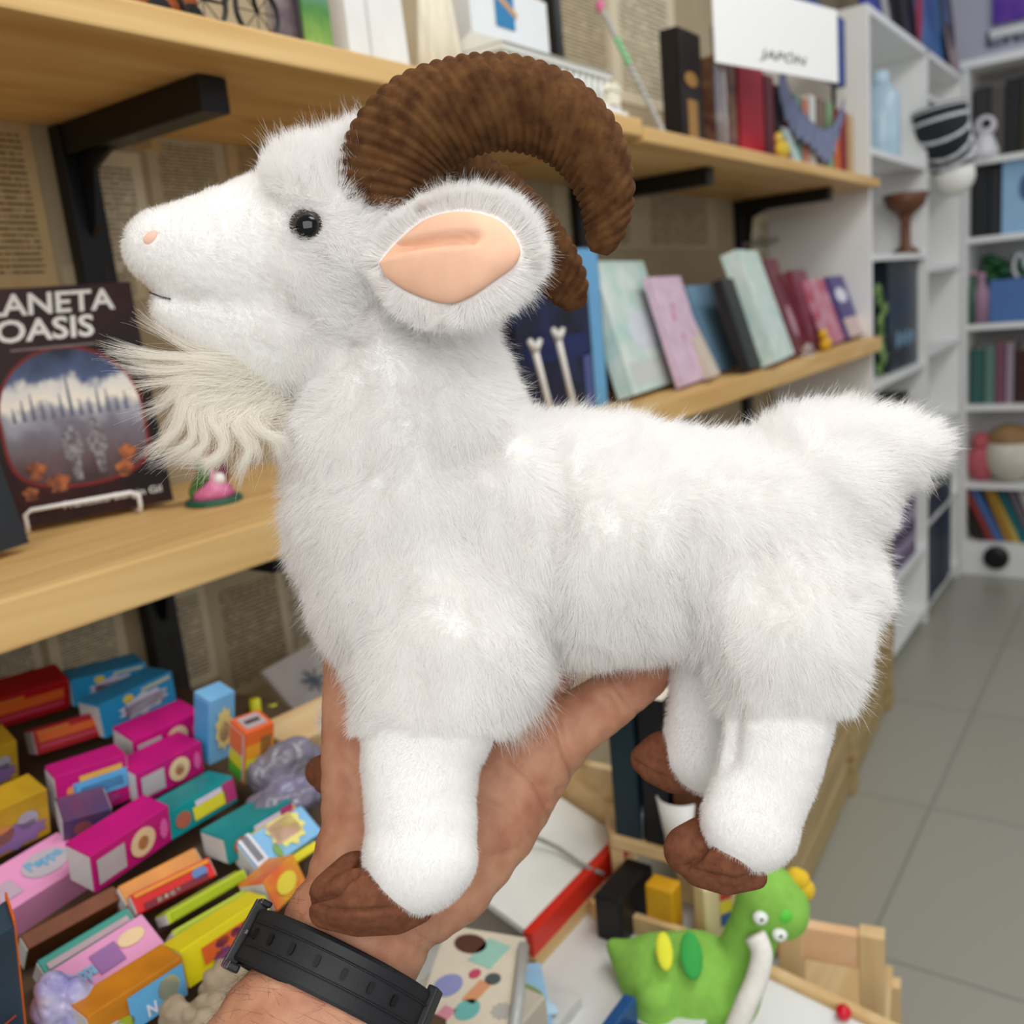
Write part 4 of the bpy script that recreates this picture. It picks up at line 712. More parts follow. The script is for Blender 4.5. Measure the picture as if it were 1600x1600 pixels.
carton((269, 1314), (372, 1252), (259, 1272), 0.034, TEA, 'teal carton with yellow panel right of the magenta packs', TP()[:4])
carton((359, 1352), (462, 1288), (351, 1312), 0.034, TEA, 'teal carton half hidden behind the sky blue one by the wrist', TP()[:4])
carton((150, 1397), (269, 1314), (142, 1338), 0.03, MAG, 'magenta carton with biscuit print lying mid heap', MP())
carton((409, 1366), (505, 1300), (359, 1303), 0.02, SKY, 'sky blue carton with yellow starburst touching the wrist', (('f', .62, .5, .28, .42, 'ece27a', 'burst'), ('f', .6, .5, .2, .22, 'e3b9a8', 'rect'), ('f', .1, .5, .09, .36, 'e6e6ee', 'rect'), ('f', .1, .5, .05, .28, '8a8a96', 'rect'), ('f', .85, .82, .07, .12, 'd9974a', 'ell'), ('f', .35, .2, .05, .14, '7aa84a', 'ell')))
carton((416, 1380), (500, 1325), (409, 1368), 0.03, YEL, 'thin yellow carton under the starburst one', (('t', .5, .5, .45, .2, 'c9cf1a', 'rect'),))
carton((434, 1425), (480, 1380), (412, 1378), 0.03, mat('amber_carton', 'e8a52c', 0.4, noise=0.35, scale=50, col2='e86a3a'), 'amber yellow carton just behind the wrist', (('f', .5, .5, .3, .3, 'f0dc4a', 'ell'),))
carton((216, 1430), (339, 1368), (203, 1399), 0.02, mat('scarlet_carton', 'd3201f', 0.35, noise=0.12), 'scarlet carton in the middle of the heap', (('f', .5, .85, .47, .09, 'e0902a', 'rect'), ('f', .82, .5, .1, .28, '5f7fb8', 'ell'), ('f', .5, .2, .4, .16, '7a1a2a', 'rect'), ('f', .28, .2, .03, .12, 'd8c0b0', 'rect'), ('f', .36, .2, .025, .1, 'd8c0b0', 'rect'), ('f', .44, .2, .03, .12, 'd8c0b0', 'rect'), ('f', .52, .2, .02, .1, 'd8c0b0', 'rect')))
carton((200, 1416), (320, 1352), (184, 1386), 0.016, ORA, 'orange carton tucked behind the scarlet one', (('t', .5, .5, .45, .3, 'e2a03a', 'rect'), ('t', .85, .5, .07, .3, 'd8cfa8', 'ell')))
LP = lambda: (('t', .5, .5, .47, .16, 'd0dc58', 'rect'), ('t', .8, .5, .06, .3, 'e0e0d0', 'ell'), ('f', .5, .5, .45, .3, 'a5b81e', 'rect'))
carton((266, 1445), (388, 1374), (259, 1428), 0.022, LIM, 'lime green carton second in the front right stack', LP())
carton((280, 1476), (409, 1400), (269, 1455), 0.02, LIM, 'lime green carton in front of its lime twin', LP())
carton((297, 1546), (430, 1455), (281, 1487), 0.024, YEL, 'bright yellow carton with purple print by the watch buckle', (('f', .5, .55, .3, .22, 'e0662a', 'rect'), ('f', .42, .62, .09, .14, '5a2a78', 'burst'), ('f', .58, .64, .06, .11, '5a2a78', 'ell'), ('f', .7, .66, .06, .1, '5a2a78', 'ell'), ('f', .4, .3, .12, .2, '8a4a80', 'burst')), end=plain('f0f0e6'))
carton((45, 1484), (190, 1404), (32, 1462), 0.03, mat('brown_carton', '7a3f1d', 0.5, noise=0.3, scale=40), 'brown orange carton in the gap behind the teal one', ())
carton((72, 1524), (212, 1438), (58, 1502), 0.022, mat('green_carton', '1e9080', 0.4, noise=0.12), 'long sea green carton behind the pink one', (('f', .5, .35, .45, .2, 'b8a0a8', 'rect'),))
carton((109, 1574), (258, 1474), (72, 1522), 0.03, PNK, 'long pink carton with light blue lettering in the front row', (('x', .1, .2, .26, .5, 'Peppa', '7fb8dc'), ('f', .5, .5, .13, .28, '9a6aa8', 'rect'), ('f', .78, .62, .14, .2, 'ecd0a0', 'ell'), ('t', .5, .5, .46, .3, 'b0788c', 'rect')), end=plain('ecd6e6'))
carton((-10, 1440), (147, 1340), (-68, 1393), 0.036, PNK, 'tilted pink carton with blue and yellow lettering at the left', (('f', .68, .5, .22, .3, 'b9b0b8', 'ell'), ('x', .52, .4, .34, .3, 'Peppa', '6fa8c8'), ('f', .25, .4, .1, .2, 'c0a8b8', 'rect'), ('t', .45, .5, .3, .12, 'b878a8', 'rect')))
for k, (bl, br, tl, lab) in enumerate((((-60, 1370), (80, 1302), (-70, 1297), 'mustard pack with purple and orange bead print at the left edge'), ((-60, 1250), (30, 1215), (-66, 1190), 'mustard pack with bead print behind the magenta pack, cut by the left frame'))):
    carton(bl, br, tl, 0.03, mat('mustard_pack', 'c39a24', 0.4, noise=0.2, scale=40), lab, (('f', .6, .3, .38, .28, '8a6aa0', 'burst'), ('f', .45, .45, .14, .2, 'd08a50', 'ell'), ('f', .75, .55, .12, .18, 'a8a4b0', 'ell')))
carton((130, 1594), (268, 1494), (118, 1578), 0.03, mat('gold_carton', 'c08a20', 0.4, noise=0.3, scale=40), 'thin gold and purple carton in front of the long pink one', (('f', .5, .5, .48, .3, '6a3048', 'rect'),))
carton((150, 1652), (295, 1553), (137, 1590), 0.026, ORA, 'orange and blue carton with white lettering at the bottom left', (('f', .68, .45, .3, .42, '68b4e4', 'rect'), ('f', .8, .5, .12, .3, 'd8cf9a', 'ell'), ('x', .55, .12, .1, .3, 'N', 'e8e8f0'), ('f', .3, .3, .12, .2, 'a8b830', 'ell')))
# orange edged dark box at the frame corner
a = onT(44, 1650); e = empty('picture_box', a, 'dark teal box with orange edge at the bottom left corner', 'box')
ex = np.array([-0.12, -0.03, 0.0]); MB().hexa(a, ex, (0.01, 0.03, 0), TN * 0.105, 0.001).build('body', mat('slate_teal', '31485a', 0.4, noise=0.15), e)
MB().hexa(a + [0.001, 0.0, 0], (0.012, 0.034, 0.0), (-0.0012, 0.0004, 0), TN * 0.108, 0.0003).build('orange_edge', plain('e06a20'), e)
patch(e, a + ex * 0.4 + TN * 0.04, ex * 0.35, TN * 0.0006, (0.2, -1, 0), plain('d0502a'), 'orange_line', off=0.001)
def crumple(mb, vox, amp, wave, seed):
    me = remesh(mb, vox, 3); n = len(me.vertices); c = np.empty(n * 3, np.float32); me.vertices.foreach_get('co', c); c = c.reshape(-1, 3).astype(float); q = np.empty(n * 3, np.float32); me.vertices.foreach_get('normal', q); q = q.reshape(-1, 3)
    c += q * (amp * (np.abs(field(c, wave, seed)[:, :1]) - 0.6) + 0.4 * amp * np.abs(field(c, wave * 0.4, seed + 1)[:, :1])); me.vertices.foreach_set('co', c.astype(np.float32).ravel()); me.update(); return me
# purple crinkled film bag and beige cloth
a = onT(85, 1600)
tag(link('foil_bag', crumple(MB().ball(a + TN * 0.012, (0.012, 0.012, 0.026)).ball(a + [0.012, -0.012, 0.008], (0.014, 0.013, 0.018)).ball(a + [0.026, -0.026, 0.002], (0.016, 0.016, 0.012)), 0.0014, 0.0022, 0.03, 61), mat('violet_foil', '8a86c0', 0.25, noise=0.5, scale=60, bump=0.5, col2='c9c6dc')), 'crumpled violet foil bag between the dark box and pink carton', 'bag')
a = onT(330, 1600)
tag(link('linen_pouch', crumple(MB().ball(a + TN * 0.008, (0.024, 0.018, 0.012)).ball(a + [0.025, 0.012, 0.012], (0.018, 0.012, 0.013)).ball(a + [0.0, -0.02, 0.004], (0.03, 0.016, 0.012)).ball(a + [-0.015, 0.008, 0.010], (0.008, 0.016, 0.018)), 0.0014, 0.0024, 0.03, 62), mat('linen', 'b5a389', 0.9, noise=0.25, scale=80, bump=0.8)), 'crumpled beige cloth pouch below the watch buckle', 'pouch')
# things between the heap and the hand: white card, pens, clear bag
a = onY(415, 1050, 0.90); b = onY(520, 1120, 0.90); e = empty('craft_packet', (a[0], 0.9, b[2]), 'clear packet with white card and dark flower leaning behind the wrist', 'packet')
c4 = [onY(405, 1050, 0.96), onY(520, 985, 0.985), onY(540, 1130, 0.945), onY(470, 1128, 0.94)]
nn = unit(np.cross(c4[1] - c4[0], c4[3] - c4[0])); nn = nn if nn[1] < 0 else -nn
MB().prism(c4, nn * 0.006).build('card', mat('packet_white', 'd9d0cc', 0.3, noise=0.1, scale=30), e); cc = onY(487, 1065, 0.955) + nn * 0.006
for k in range(7): w = k * 0.9; dv = np.cos(w) * unit(c4[1] - c4[0]) + np.sin(w) * unit(c4[3] - c4[0]); patch(e, cc + dv * 0.012, dv * 0.011, np.cross(nn, dv) * 0.002, nn, plain('4f6680'), 'flower_petal', 'ell')
base_z = lambda y: T0[2] + SL * (y - 0.5)
for k, (px, py, lab) in enumerate(((398, 1092, 'left yellow marker pen standing behind the rainbow carton'), (425, 1100, 'right yellow marker pen standing behind the rainbow carton'))):
    t = onY(px, py, 0.80); f0 = np.array([t[0] - 0.01, 0.80, ZF + 0.001]); e = empty('marker_pen', f0, lab, 'pen', 'yellow marker pens'); MB().tube([f0, mix(f0, t, 0.7)], 0.006, 10).build('barrel', plain('b8b41c'), e, True); MB().tube([mix(f0, t, 0.7), t], [0.0068, 0.006], 10).build('cap', plain('d4d020'), e, True)
a = onT(448, 1266) - TN * 0.012; tag(link('clear_bag', crumple(MB().ball(a + [0, 0, 0.018], (0.035, 0.022, 0.018)).ball(a + [0.03, 0.03, 0.028], (0.036, 0.02, 0.028)), 0.0016, 0.003, 0.035, 63), mat('grey_film', '8f8a90', 0.2, noise=0.4, scale=25, bump=0.4, spec=0.5, trans=0.4, col2='a49fc0')), 'greyish crumpled clear plastic bag beside the rainbow carton', 'bag')
a = onT(452, 1190); tag(MB().hexa(a - TN * 0.025, (0.10, -0.01, 0), TY * 0.05, TN * 0.042, 0.003).build('wooden_block', PINE2), 'pine block behind the wrist and clear bag', 'block')

# ------------------------------------------------------------------ counter with crates, lower middle and right
ZC = H - 0.62                                             # counter top
ct = empty('low_counter', (1.2, 0.6, 0), 'low white counter under the trays and the green plush', 'counter')
xa, xb = 0.47, 0.78
MB().box(xa, xb, 0.31, 0.64, ZC - 0.02, ZC, 0.002).build('top', mat('counter_white', 'd2d3d0', 0.35, noise=0.05, scale=8), ct)
for x in (xa + 0.03, xb - 0.07):
    for y in (0.33, 0.58): MB().box(x, x + 0.04, y, y + 0.04, 0, ZC - 0.0205).build('leg', PINEZ, ct)
# crate with white panel and red strip
def qz(px, py, z): return onZ(px, py, z)
zr = ZC + 0.10
A0 = qz(835, 1500, ZC + 0.002); B0 = qz(1000, 1350, ZC + 0.002); yf = 0.5 * (A0[1] + B0[1])
e = empty('wooden_bin', (A0[0], yf, ZC), 'long pine bin with white sloping lid and red front strip', 'bin')
x0, x1 = A0[0] - 0.01, B0[0] + 0.0
MB().box(x0, x1, yf, yf + 0.012, ZC, ZC + 0.014, 0.001).build('front_rail', PINE2, e)
MB().box(x0, x1, yf + 0.001, yf + 0.012, ZC + 0.0145, ZC + 0.040, 0.001).build('red_strip', mat('red_paint', 'cf2a1a', 0.4, noise=0.06), e)
MB().hexa((x0 + 0.004, yf + 0.012, ZC + 0.03), (x1 - x0 - 0.012, 0, 0), (0, 0.105, 0.04), (0, -0.002, 0.008), 0.002).build('white_lid', mat('lid_white', 'dcdcd4', 0.4, noise=0.04), e)
MB().box(x0, x1, yf + 0.125, yf + 0.137, ZC, ZC + 0.11, 0.001).build('back_board', PINE2, e); MB().box(x1, x1 + 0.012, yf, yf + 0.137, ZC, ZC + 0.11, 0.001).build('end_board', PINE2, e)
MB().box(x1 - 0.16, x1 - 0.02, yf + 0.1235, yf + 0.1245, ZC + 0.095, ZC + 0.108).build('red_label', MATS['red_paint'], e)
wp = catmull([(x1 - 0.16, yf + 0.12, ZC + 0.1), (x1 - 0.12, yf + 0.08, ZC + 0.088), (x1 - 0.09, yf + 0.045, ZC + 0.062), (x1 - 0.085, yf + 0.012, ZC + 0.045), (x1 - 0.07, yf - 0.004, ZC + 0.03)], 12)
tag(MB().tube(wp, 0.0025, 8).build('grey_cable', mat('cable_grey', '8f8c82', 0.5, noise=0.05), smooth=True), 'thin grey cable lying across the white lid', 'cable')
# magazines and sticker sheets in front
def sheet(pts, z, th, m_, name, label, cat, parts=()):
    q = [qz(px, py, z) for px, py in pts]; e = empty(name, q[0], label, cat); MB().prism(q, (0, 0, th)).build('sheet', m_, e)
    for (px, py, ru, rv, c, shp) in parts:
        cc = qz(px, py, z + th); patch(e, cc, (ru, 0, 0), (0, rv, 0), (0, 0, 1), plain(c), 'printed_picture', shp, 0.0002)
    return e
sheet([(640, 1620), (700, 1450), (822, 1470), (800, 1640), (690, 1680)], ZC + 0.07, 0.003, mat('sticker_sheet', 'ddd2bd', 0.4, noise=0.1, scale=30), 'sticker_sheet', 'beige sheet with small coloured pictures right of the watch', 'sheet',
      ((735, 1475, .012, .016, '5a3a30', 'ell'), (765, 1490, .016, .012, '9ccabb', 'rect'), (700, 1540, .014, .012, '8f94c4', 'ell'), (745, 1550, .013, .006, 'd99a70', 'rect'), (730, 1578, .012, .01, '6fb5b0', 'ell'), (770, 1530, .007, .007, '505a58', 'ell'), (742, 1522, .006, .005, 'c04a66', 'ell'), (690, 1590, .012, .006, 'd88fa0', 'rect'), (785, 1580, .01, .01, 'b4b0a8', 'burst')))
b_ = ZC
MB_ = MB().box(*(lambda q: (q[0] - 0.07, q[0] + 0.02, q[1] - 0.06, q[1] + 0.045))(qz(740, 1540, ZC + 0.07)), ZC, ZC + 0.0695, 0.002); tag(MB_.build('book_stack', plain('b9b0a0')), 'stack of beige magazines under the picture sheet', 'magazines')
q = [qz(800, 1640, ZC + 0.075), qz(818, 1478, ZC + 0.075)]; tag(MB().tube(q, 0.005, 8).build('clear_spine', mat('clear_spine', 'd5d8d5', 0.1, trans=0.4, noise=0.02), smooth=True), 'clear plastic binding bar beside the picture sheet', 'binding bar')
sheet([(815, 1640), (812, 1512), (845, 1510), (872, 1640)], ZC + 0.012, 0.004, mat('skyblue_cover', '9ccaea', 0.4, noise=0.2, scale=25), 'picture_book', 'light blue picture book between the sheet and the bin', 'book', ((820, 1545, .006, .02, '8a9a60', 'ell'), (842, 1570, .008, .02, 'b9dcf2', 'ell')))
q = qz(838, 1590, ZC); tag(MB().box(q[0] - 0.03, q[0] + 0.03, q[1] - 0.03, q[1] + 0.03, ZC, ZC + 0.0115).build('flat_box', plain('c8c8c4')), 'low pale box under the light blue picture book', 'box')
q = qz(945, 1592, ZC + 0.03); e = empty('blue_tray', (q[0], q[1], ZC), 'dark blue plastic tray at the bottom edge beside the green plush', 'tray'); x, y = q[0], q[1]
bt = mat('blue_tray_plastic', '1c4a80', 0.35, noise=0.08); MB().box(x - 0.05, x + 0.035, y - 0.012, y, ZC, ZC + 0.03, 0.002).build('rim', bt, e); MB().box(x - 0.05, x + 0.035, y - 0.1, y - 0.0125, ZC, ZC + 0.004).build('base', mat('tray_inside', '1a2434', 0.5, noise=0.1), e)

# second tray beyond: pine rails, dark books, cup
rail_z = ZC + 0.02
a = qz(930, 1440, ZC); b = qz(1085, 1490, ZC); tag(MB().hexa(a, b - a, (0.008, 0.012, 0), (0, 0, 0.02), 0.001).build('divider_slat', PINE2), 'thin pine divider slat behind the green plush tail', 'slat')
Xd = 1.25
def crate_items():
    e = empty('wooden_crate', (1.45, 0.45, 0), 'rough pine crate row along the wall beyond the trays', 'crate')
    p0, p1 = onZ(1238, 1452, 0.0), onZ(1392, 1095, 0.0); d = p1 - p0; d /= np.linalg.norm(d)
    p0 = p0 - d * 0.1; L = np.linalg.norm(p1 - p0); side = np.array([-d[1], d[0], 0]); side = side if side[1] > 0 else -side; hh = 0.30
    for k in range(3): MB().hexa(p0 + [0, 0, 0.01 + k * 0.10], d * L, side * 0.015, (0, 0, 0.085), 0.002).build('front_slat', PALEX, e)
    for t in (0.02, 0.52, 0.94): MB().hexa(p0 + d * L * t - side * 0.012, d * 0.06, side * 0.012, (0, 0, hh + 0.005), 0.001).build('post', PALEX, e)
    MB().hexa(p0 + [0, 0, hh - 0.01], d * L, side * 0.2, (0, 0, 0.012)).build('lid', PALEX, e)
    for t in (0, 1): MB().hexa(p0 + d * (L - 0.015) * t + side * 0.016, d * 0.015, side * 0.19, (0, 0, hh - 0.015)).build('end_board', PALEX, e)
crate_items()
# shelf tier at the back of the counter with dark books and cup
zt2 = ZC + 0.0
e = empty('step_shelf', (1.3, 0.6, ZC), 'small pine step shelf behind the hoof with dark gaps', 'shelf')
a = qz(945, 1345, ZC + 0.02); b = qz(1130, 1400, ZC + 0.02)
X1, Y1 = 1.40, 0.24
for (p, q) in (((955, 1325), (1125, 1372)),):
    a = qz(*p, ZC + 0.06); b = qz(*q, ZC + 0.06); MB().hexa(a, b - a, (0.07, 0.05, 0), (0, 0, 0.014), 0.002).build('board', PINE2, e); a0 = a.copy(); b0 = b.copy()
for q in (a0, b0 - unit(b0 - a0) * 0.014): MB().hexa([q[0], q[1], 0], unit(b0 - a0) * 0.014, (0.07, 0.05, 0), (0, 0, ZC + 0.059)).build('end_board', PINE2, e)
for k, (px, py, w, h, c, lab) in enumerate(((948, 1325, 0.05, 0.15, '16303a', 'dark teal book standing behind the far hind hoof'), (975, 1330, 0.035, 0.16, '14161c', 'black book right of the dark teal one under the belly'), (1000, 1335, 0.03, 0.12, '5a3416', 'dark amber book under the far hind hoof'))):
    q = qz(px, py, ZC + 0.075); d = unit(b0 - a0); sv = np.array([-d[1], d[0], 0]); sv = sv if np.dot(sv, [0.07, 0.05, 0]) > 0 else -sv
    book('book', a0 + d * (0.004 + 0.034 * k) + np.array([0, 0, 0.0145]) + sv * 0.006, d * 0.03, sv * 0.06, (0, 0, h), plain(c), lab, 'book', 'dark books on the step shelf')
q = qz(1068, 1318, ZC + 0.0745)
e = empty('paper_cup', q, 'white cup with dark inside under the far hind hoof', 'cup'); MB().lathe(q, [(0.018, 0), (0.025, 0.056), (0.0235, 0.056), (0.021, 0.05)], 24).build('body', mat('cup_white', 'e6e4e0', 0.4, noise=0.02), e, True); MB().lathe(q + [0, 0, 0.049], [(0.021, 0), (0.021, 0.001)], 20).build('contents', plain('20242a'), e)
q = qz(1004, 1312, ZC + 0.0745)
e = empty('metal_clip', q, 'grey metal bulldog clip left of the white cup', 'clip'); MB().tube([q + [0, 0, 0.001], q + [0.004, 0, 0.035], q + [0.024, 0, 0.035], q + [0.028, 0, 0.002]], 0.0018, 8).build('wire_loop', mat('clip_steel', '8e97a2', 0.3, metal=0.7, noise=0.05), e, True); MB().box(q[0], q[0] + 0.028, q[1] + 0.002, q[1] + 0.01, q[2], q[2] + 0.012).build('jaw', plain('2a2e34'), e)
# black block stands in for the dark opening's shade; case and toys under the shelf
for (px, py, w, h, c, lab, nm) in ((1000, 1448, 0.07, 0.05, '131316', 'black pen holder box left of the yellow case', 'opening_shade'), (1062, 1462, 0.022, 0.055, 'cf9a1c', 'yellow upright case behind the green plush', 'yellow_case')):
    q = qz(px, py, ZC); tag(MB().box(q[0] - w / 2, q[0] + w / 2, q[1], q[1] + 0.03, ZC, ZC + h, 0.003).build(nm, plain(c)), lab, 'box')
q = qz(1105, 1480, ZC); e = empty('wooden_toy', q, 'pale wooden toy block with red, yellow and blue marks behind the green plush neck', 'toy'); WD = np.array([0.034, -0.02, 0]); 
MB().hexa(q, WD, (0.01, 0.017, 0), (0, 0, 0.062), 0.003).build('block', pine('toy_wood', 'd8bd92', 'e4cfa8', 2), e)
for k, c in enumerate(('c8302a', 'e8cf2a', '2a5a9a')): patch(e, q + WD * (0.62 + 0.0 * k) + np.array([0, 0, 0.05 - 0.014 * k]), unit(WD) * 0.007, (0, 0, 0.006), np.cross(unit(WD), [0, 0, 1]), plain(c), 'coloured_mark')

# framed white board / tray with red bead at lower right
zf = H - 0.74
e = empty('play_table', (1.0, 0.1, 0), 'small pine framed table with white top at the lower right', 'table')
A1, B1 = qz(1200, 1508, zf), qz(1480, 1640, zf); d = unit(B1 - A1); sv = np.array([d[1], -d[0], 0]); sv = sv if np.dot(sv, ray(1250, 1700)) < 0 else -sv
A1 = A1 - d * 0.02
if np.dot(proj(A1 + sv * 0.1)[1] - proj(A1)[1], 1) < 0: sv = -sv
LT = np.linalg.norm(B1 - A1); zl = np.array([0, 0, 1.0])
MB().hexa(A1 + sv * 0.014 - zl * 0.012, d * LT, sv * 0.22, zl * 0.008).build('white_top', mat('table_white', 'dfe3e2', 0.3, noise=0.02), e)
MB().hexa(A1 - zl * 0.014, d * LT, sv * 0.013, zl * 0.018, 0.002).build('frame_rail', PINE2, e); MB().hexa(A1 + sv * 0.235 - zl * 0.014, d * LT, sv * 0.013, zl * 0.018, 0.002).build('frame_rail', PINE2, e)
MB().hexa(A1 - d * 0.0135 - zl * 0.014, d * 0.013, sv * 0.248, zl * 0.018, 0.002).build('frame_rail', PINE2, e)
for t in (0.02, 0.9):
    for s_ in (0.02, 0.2): MB().hexa(A1 * [1, 1, 0] + d * LT * t + sv * s_, d * 0.02, sv * 0.02, zl * (zf - 0.014)).build('leg', PINEZ, e)
q = qz(1318, 1592, zf - 0.004); e = empty('push_bead', q, 'small red bead on the white table top', 'bead'); MB().ball(q + zl * 0.008, 0.008).build('bead', plain('c8102a', 0.25), e, True); MB().lathe(q, [(0.005, 0), (0.003, 0.004)], 12).build('pin', plain('c9a0a0'), e)
# wooden chair frame behind
zc2 = H - 0.80
e = empty('small_chair', qz(1290, 1560, 0.1), 'small pine chair with its top rail behind the white table', 'chair')
a, b = onZ(1215, 1440, zc2 + 0.06), onZ(1382, 1470, zc2 + 0.06); d = unit((b - a) * [1, 1, 0]); L = np.linalg.norm(b - a); dep = np.array([d[1], -d[0], 0]); dep = dep if proj(a + dep)[2] > proj(a)[2] else -dep
MB().hexa(a - zl * 0.045, d * L, dep * 0.016, zl * 0.045, 0.003).build('top_rail', pine('chair_pine', 'dcae80', 'e8c198'), e)
for t in (0, 1): MB().hexa([*(a + d * (L - 0.028) * t)[:2], 0] - dep * 0.003, d * 0.028, dep * 0.022, zl * (a[2] + 0.004), 0.002).build('back_post', PINEZ, e)
MB().hexa(a - zl * 0.2, d * L, dep * 0.2, zl * 0.015, 0.002).build('seat', PINE2, e)
for t in (0.02, 0.9): MB().hexa([*(a + d * L * t + dep * 0.175)[:2], 0], d * 0.022, dep * 0.022, zl * (a[2] - 0.2)).build('leg', PINEZ, e)

# ------------------------------------------------------------------ green dinosaur plush
GR = mat('green_plush', '86bd4e', 0.95, noise=0.15, scale=90, sheen=0.25, bump=0.3); GD = mat('green_spot', '3aa24a', 0.9, noise=0.1, sheen=0.2); YS_ = mat('yellow_spot', 'dede3a', 0.9, noise=0.1)
dz = 0.86
root = empty('dinosaur_plush', P(1060, 1600, dz), 'green long necked dinosaur plush with white cord around its neck', 'plush toy')
mb = MB()
blob_chain(mb, [(958, 1478, dz + .02, 12), (985, 1500, dz + .01, 30), (1030, 1525, dz, 64), (1085, 1538, dz, 80), (1125, 1545, dz, 64), (1160, 1500, dz - .01, 44), (1178, 1450, dz - .015, 40), (1190, 1415, dz - .02, 42), (1218, 1415, dz - .02, 46)])
blob_chain(mb, [(1200, 1400, dz - .02, 50), (1222, 1425, dz - .025, 42)])
blob_chain(mb, [(1025, 1560, dz - .03, 34), (1022, 1640, dz - .03, 32)]); blob_chain(mb, [(1140, 1580, dz - .03, 34), (1140, 1650, dz - .03, 32)]); blob_chain(mb, [(1060, 1570, dz + .03, 34), (1070, 1640, dz + .03, 32)])
body = link('body', remesh(mb, 0.003, 4), GR, root)
def dsurf(px, py, d0): return P(px, py, d0)
for (px, py, rr, m_, nm, k) in ((1038, 1478, 13, YS_, 'yellow_spot', 1.7), (1080, 1485, 17, GD, 'green_spot', 1.7), (1226, 1431, 12, mat('bright_green_nose', '5cc840', 0.7, noise=0.05), 'cheek_patch', 1)):
    dd = dz - (0.0385 if px > 1060 else 0.0325) if px < 1100 else dz - 0.046; MB().ball(P(px, py + (8 if k > 1 else 0), dd), np.array([RIGHT * rr * dz / F, DOWN * rr * k * dz / F + VIEW * (-0.010 if px < 1100 else 0), VIEW * 0.0045]), 14, 9).build(nm, m_, root, True)
for px, py in ((1188, 1434), (1218, 1460)):
    o = MB().ball(P(px, py, dz - 0.046), np.array([RIGHT * .007, DOWN * .006, VIEW * .006])).build('eye', plain('e8ece8', 0.3), root, True); MB().ball(P(px + 2, py + 3, dz - 0.0512), 0.0017).build('pupil', plain('16301a', 0.2), o, True)
mb = MB()
for k, (px, py) in enumerate(((1232, 1382), (1250, 1375), (1258, 1390), (1243, 1372))): mb.ball(P(px, py, dz - .02), (.009, .009, .010))
mb.build('yellow_crest', mat('crest_yellow', 'd9b52a', 0.9, noise=0.1), root, True)
cd = catmull([P(1180, 1462, dz - .055), P(1190, 1490, dz - .058), P(1182, 1530, dz - .06), P(1165, 1570, dz - .062), P(1140, 1630, dz - .06)], 20)
tag(MB().tube(cd, [0.0095] * 20, 12).build('braided_rope', mat('white_cord', 'e9e6de', 0.8, noise=0.08, scale=150), smooth=True), 'thick white rope hanging in front of the green dinosaur plush', 'rope')

# ------------------------------------------------------------------ plush goat
WFUR = mat('white_pile_cloth', 'f3f2f0', 0.95, noise=0.03, scale=200, spec=0.05)
def hairmat(name, col, trans=0.35):
    M = bpy.data.materials.new(name); M.use_nodes = True; nt = M.node_tree; out = nt.nodes['Material Output']; nt.nodes.remove(nt.nodes['Principled BSDF'])
    nz = nt.nodes.new('ShaderNodeHairInfo'); cr = nt.nodes.new('ShaderNodeMix'); cr.data_type = 'RGBA'
    cr.inputs['A'].default_value = lin(col); cr.inputs['B'].default_value = tuple(x * 0.95 for x in lin(col)[:3]) + (1,)
    d = nt.nodes.new('ShaderNodeBsdfDiffuse'); t = nt.nodes.new('ShaderNodeBsdfTranslucent'); mx = nt.nodes.new('ShaderNodeMixShader'); mx.inputs[0].default_value = trans
    L = nt.links.new; L(nz.outputs['Random'], cr.inputs['Factor']); L(cr.outputs['Result'], d.inputs[0]); L(cr.outputs['Result'], t.inputs[0]); L(d.outputs[0], mx.inputs[1]); L(t.outputs[0], mx.inputs[2]); L(mx.outputs[0], out.inputs[0])
    return M
HW = hairmat('white_fur', 'fdfcfb', 0.45); HI = hairmat('ivory_beard_hair', 'fffdf7', 0.55)
BROWN = mat('brown_plush', '7a4d38', 0.95, noise=0.3, scale=260, sheen=0.4, bump=0.35, spec=0.1)
goat = empty('plush_goat', P(700, 1300, 0.44), 'white furry plush goat with brown horns held up on an open hand', 'plush toy')
mb = MB(); K = 0.8
blob_chain(mb, [(252, 388, .428, 56), (330, 402, .432, 92), (420, 402, .44, 122), (500, 408, .447, 152), (585, 420, .452, 150)], K)
blob_chain(mb, [(280, 478, .43, 42), (360, 500, .436, 66), (450, 512, .442, 100), (560, 500, .45, 130)], K)
blob_chain(mb, [(482, 318, .446, 50), (522, 306, .448, 56), (580, 338, .45, 108)], K)
blob_chain(mb, [(600, 470, .453, 155), (612, 570, .456, 155), (632, 680, .457, 178), (645, 800, .458, 186), (675, 900, .456, 182), (705, 1000, .45, 150)], K)
blob_chain(mb, [(720, 800, .457, 160), (800, 815, .457, 165), (910, 848, .46, 180), (1050, 838, .465, 165), (1180, 852, .468, 168), (1205, 900, .468, 158)], K)
blob_chain(mb, [(720, 900, .448, 150), (700, 1010, .435, 140), (672, 1100, .427, 108), (656, 1190, .42, 92), (660, 1275, .415, 88), (655, 1335, .412, 88)], 0.75)
blob_chain(mb, [(1190, 930, .45, 140), (1222, 990, .44, 120), (1222, 1070, .436, 100), (1214, 1140, .432, 90), (1202, 1220, .43, 84), (1182, 1282, .427, 78)], 0.75)
blob_chain(mb, [(1150, 930, .485, 100), (1120, 1010, .49, 74), (1108, 1100, .492, 66), (1102, 1172, .492, 64)], 0.75)
blob_chain(mb, [(660, 1000, .482, 110), (615, 1090, .51, 72), (575, 1160, .525, 60)], 0.75)
blob_chain(mb, [(1270, 760, .468, 120), (1335, 720, .468, 80), (1400, 702, .468, 56), (1432, 695, .468, 36)], K)
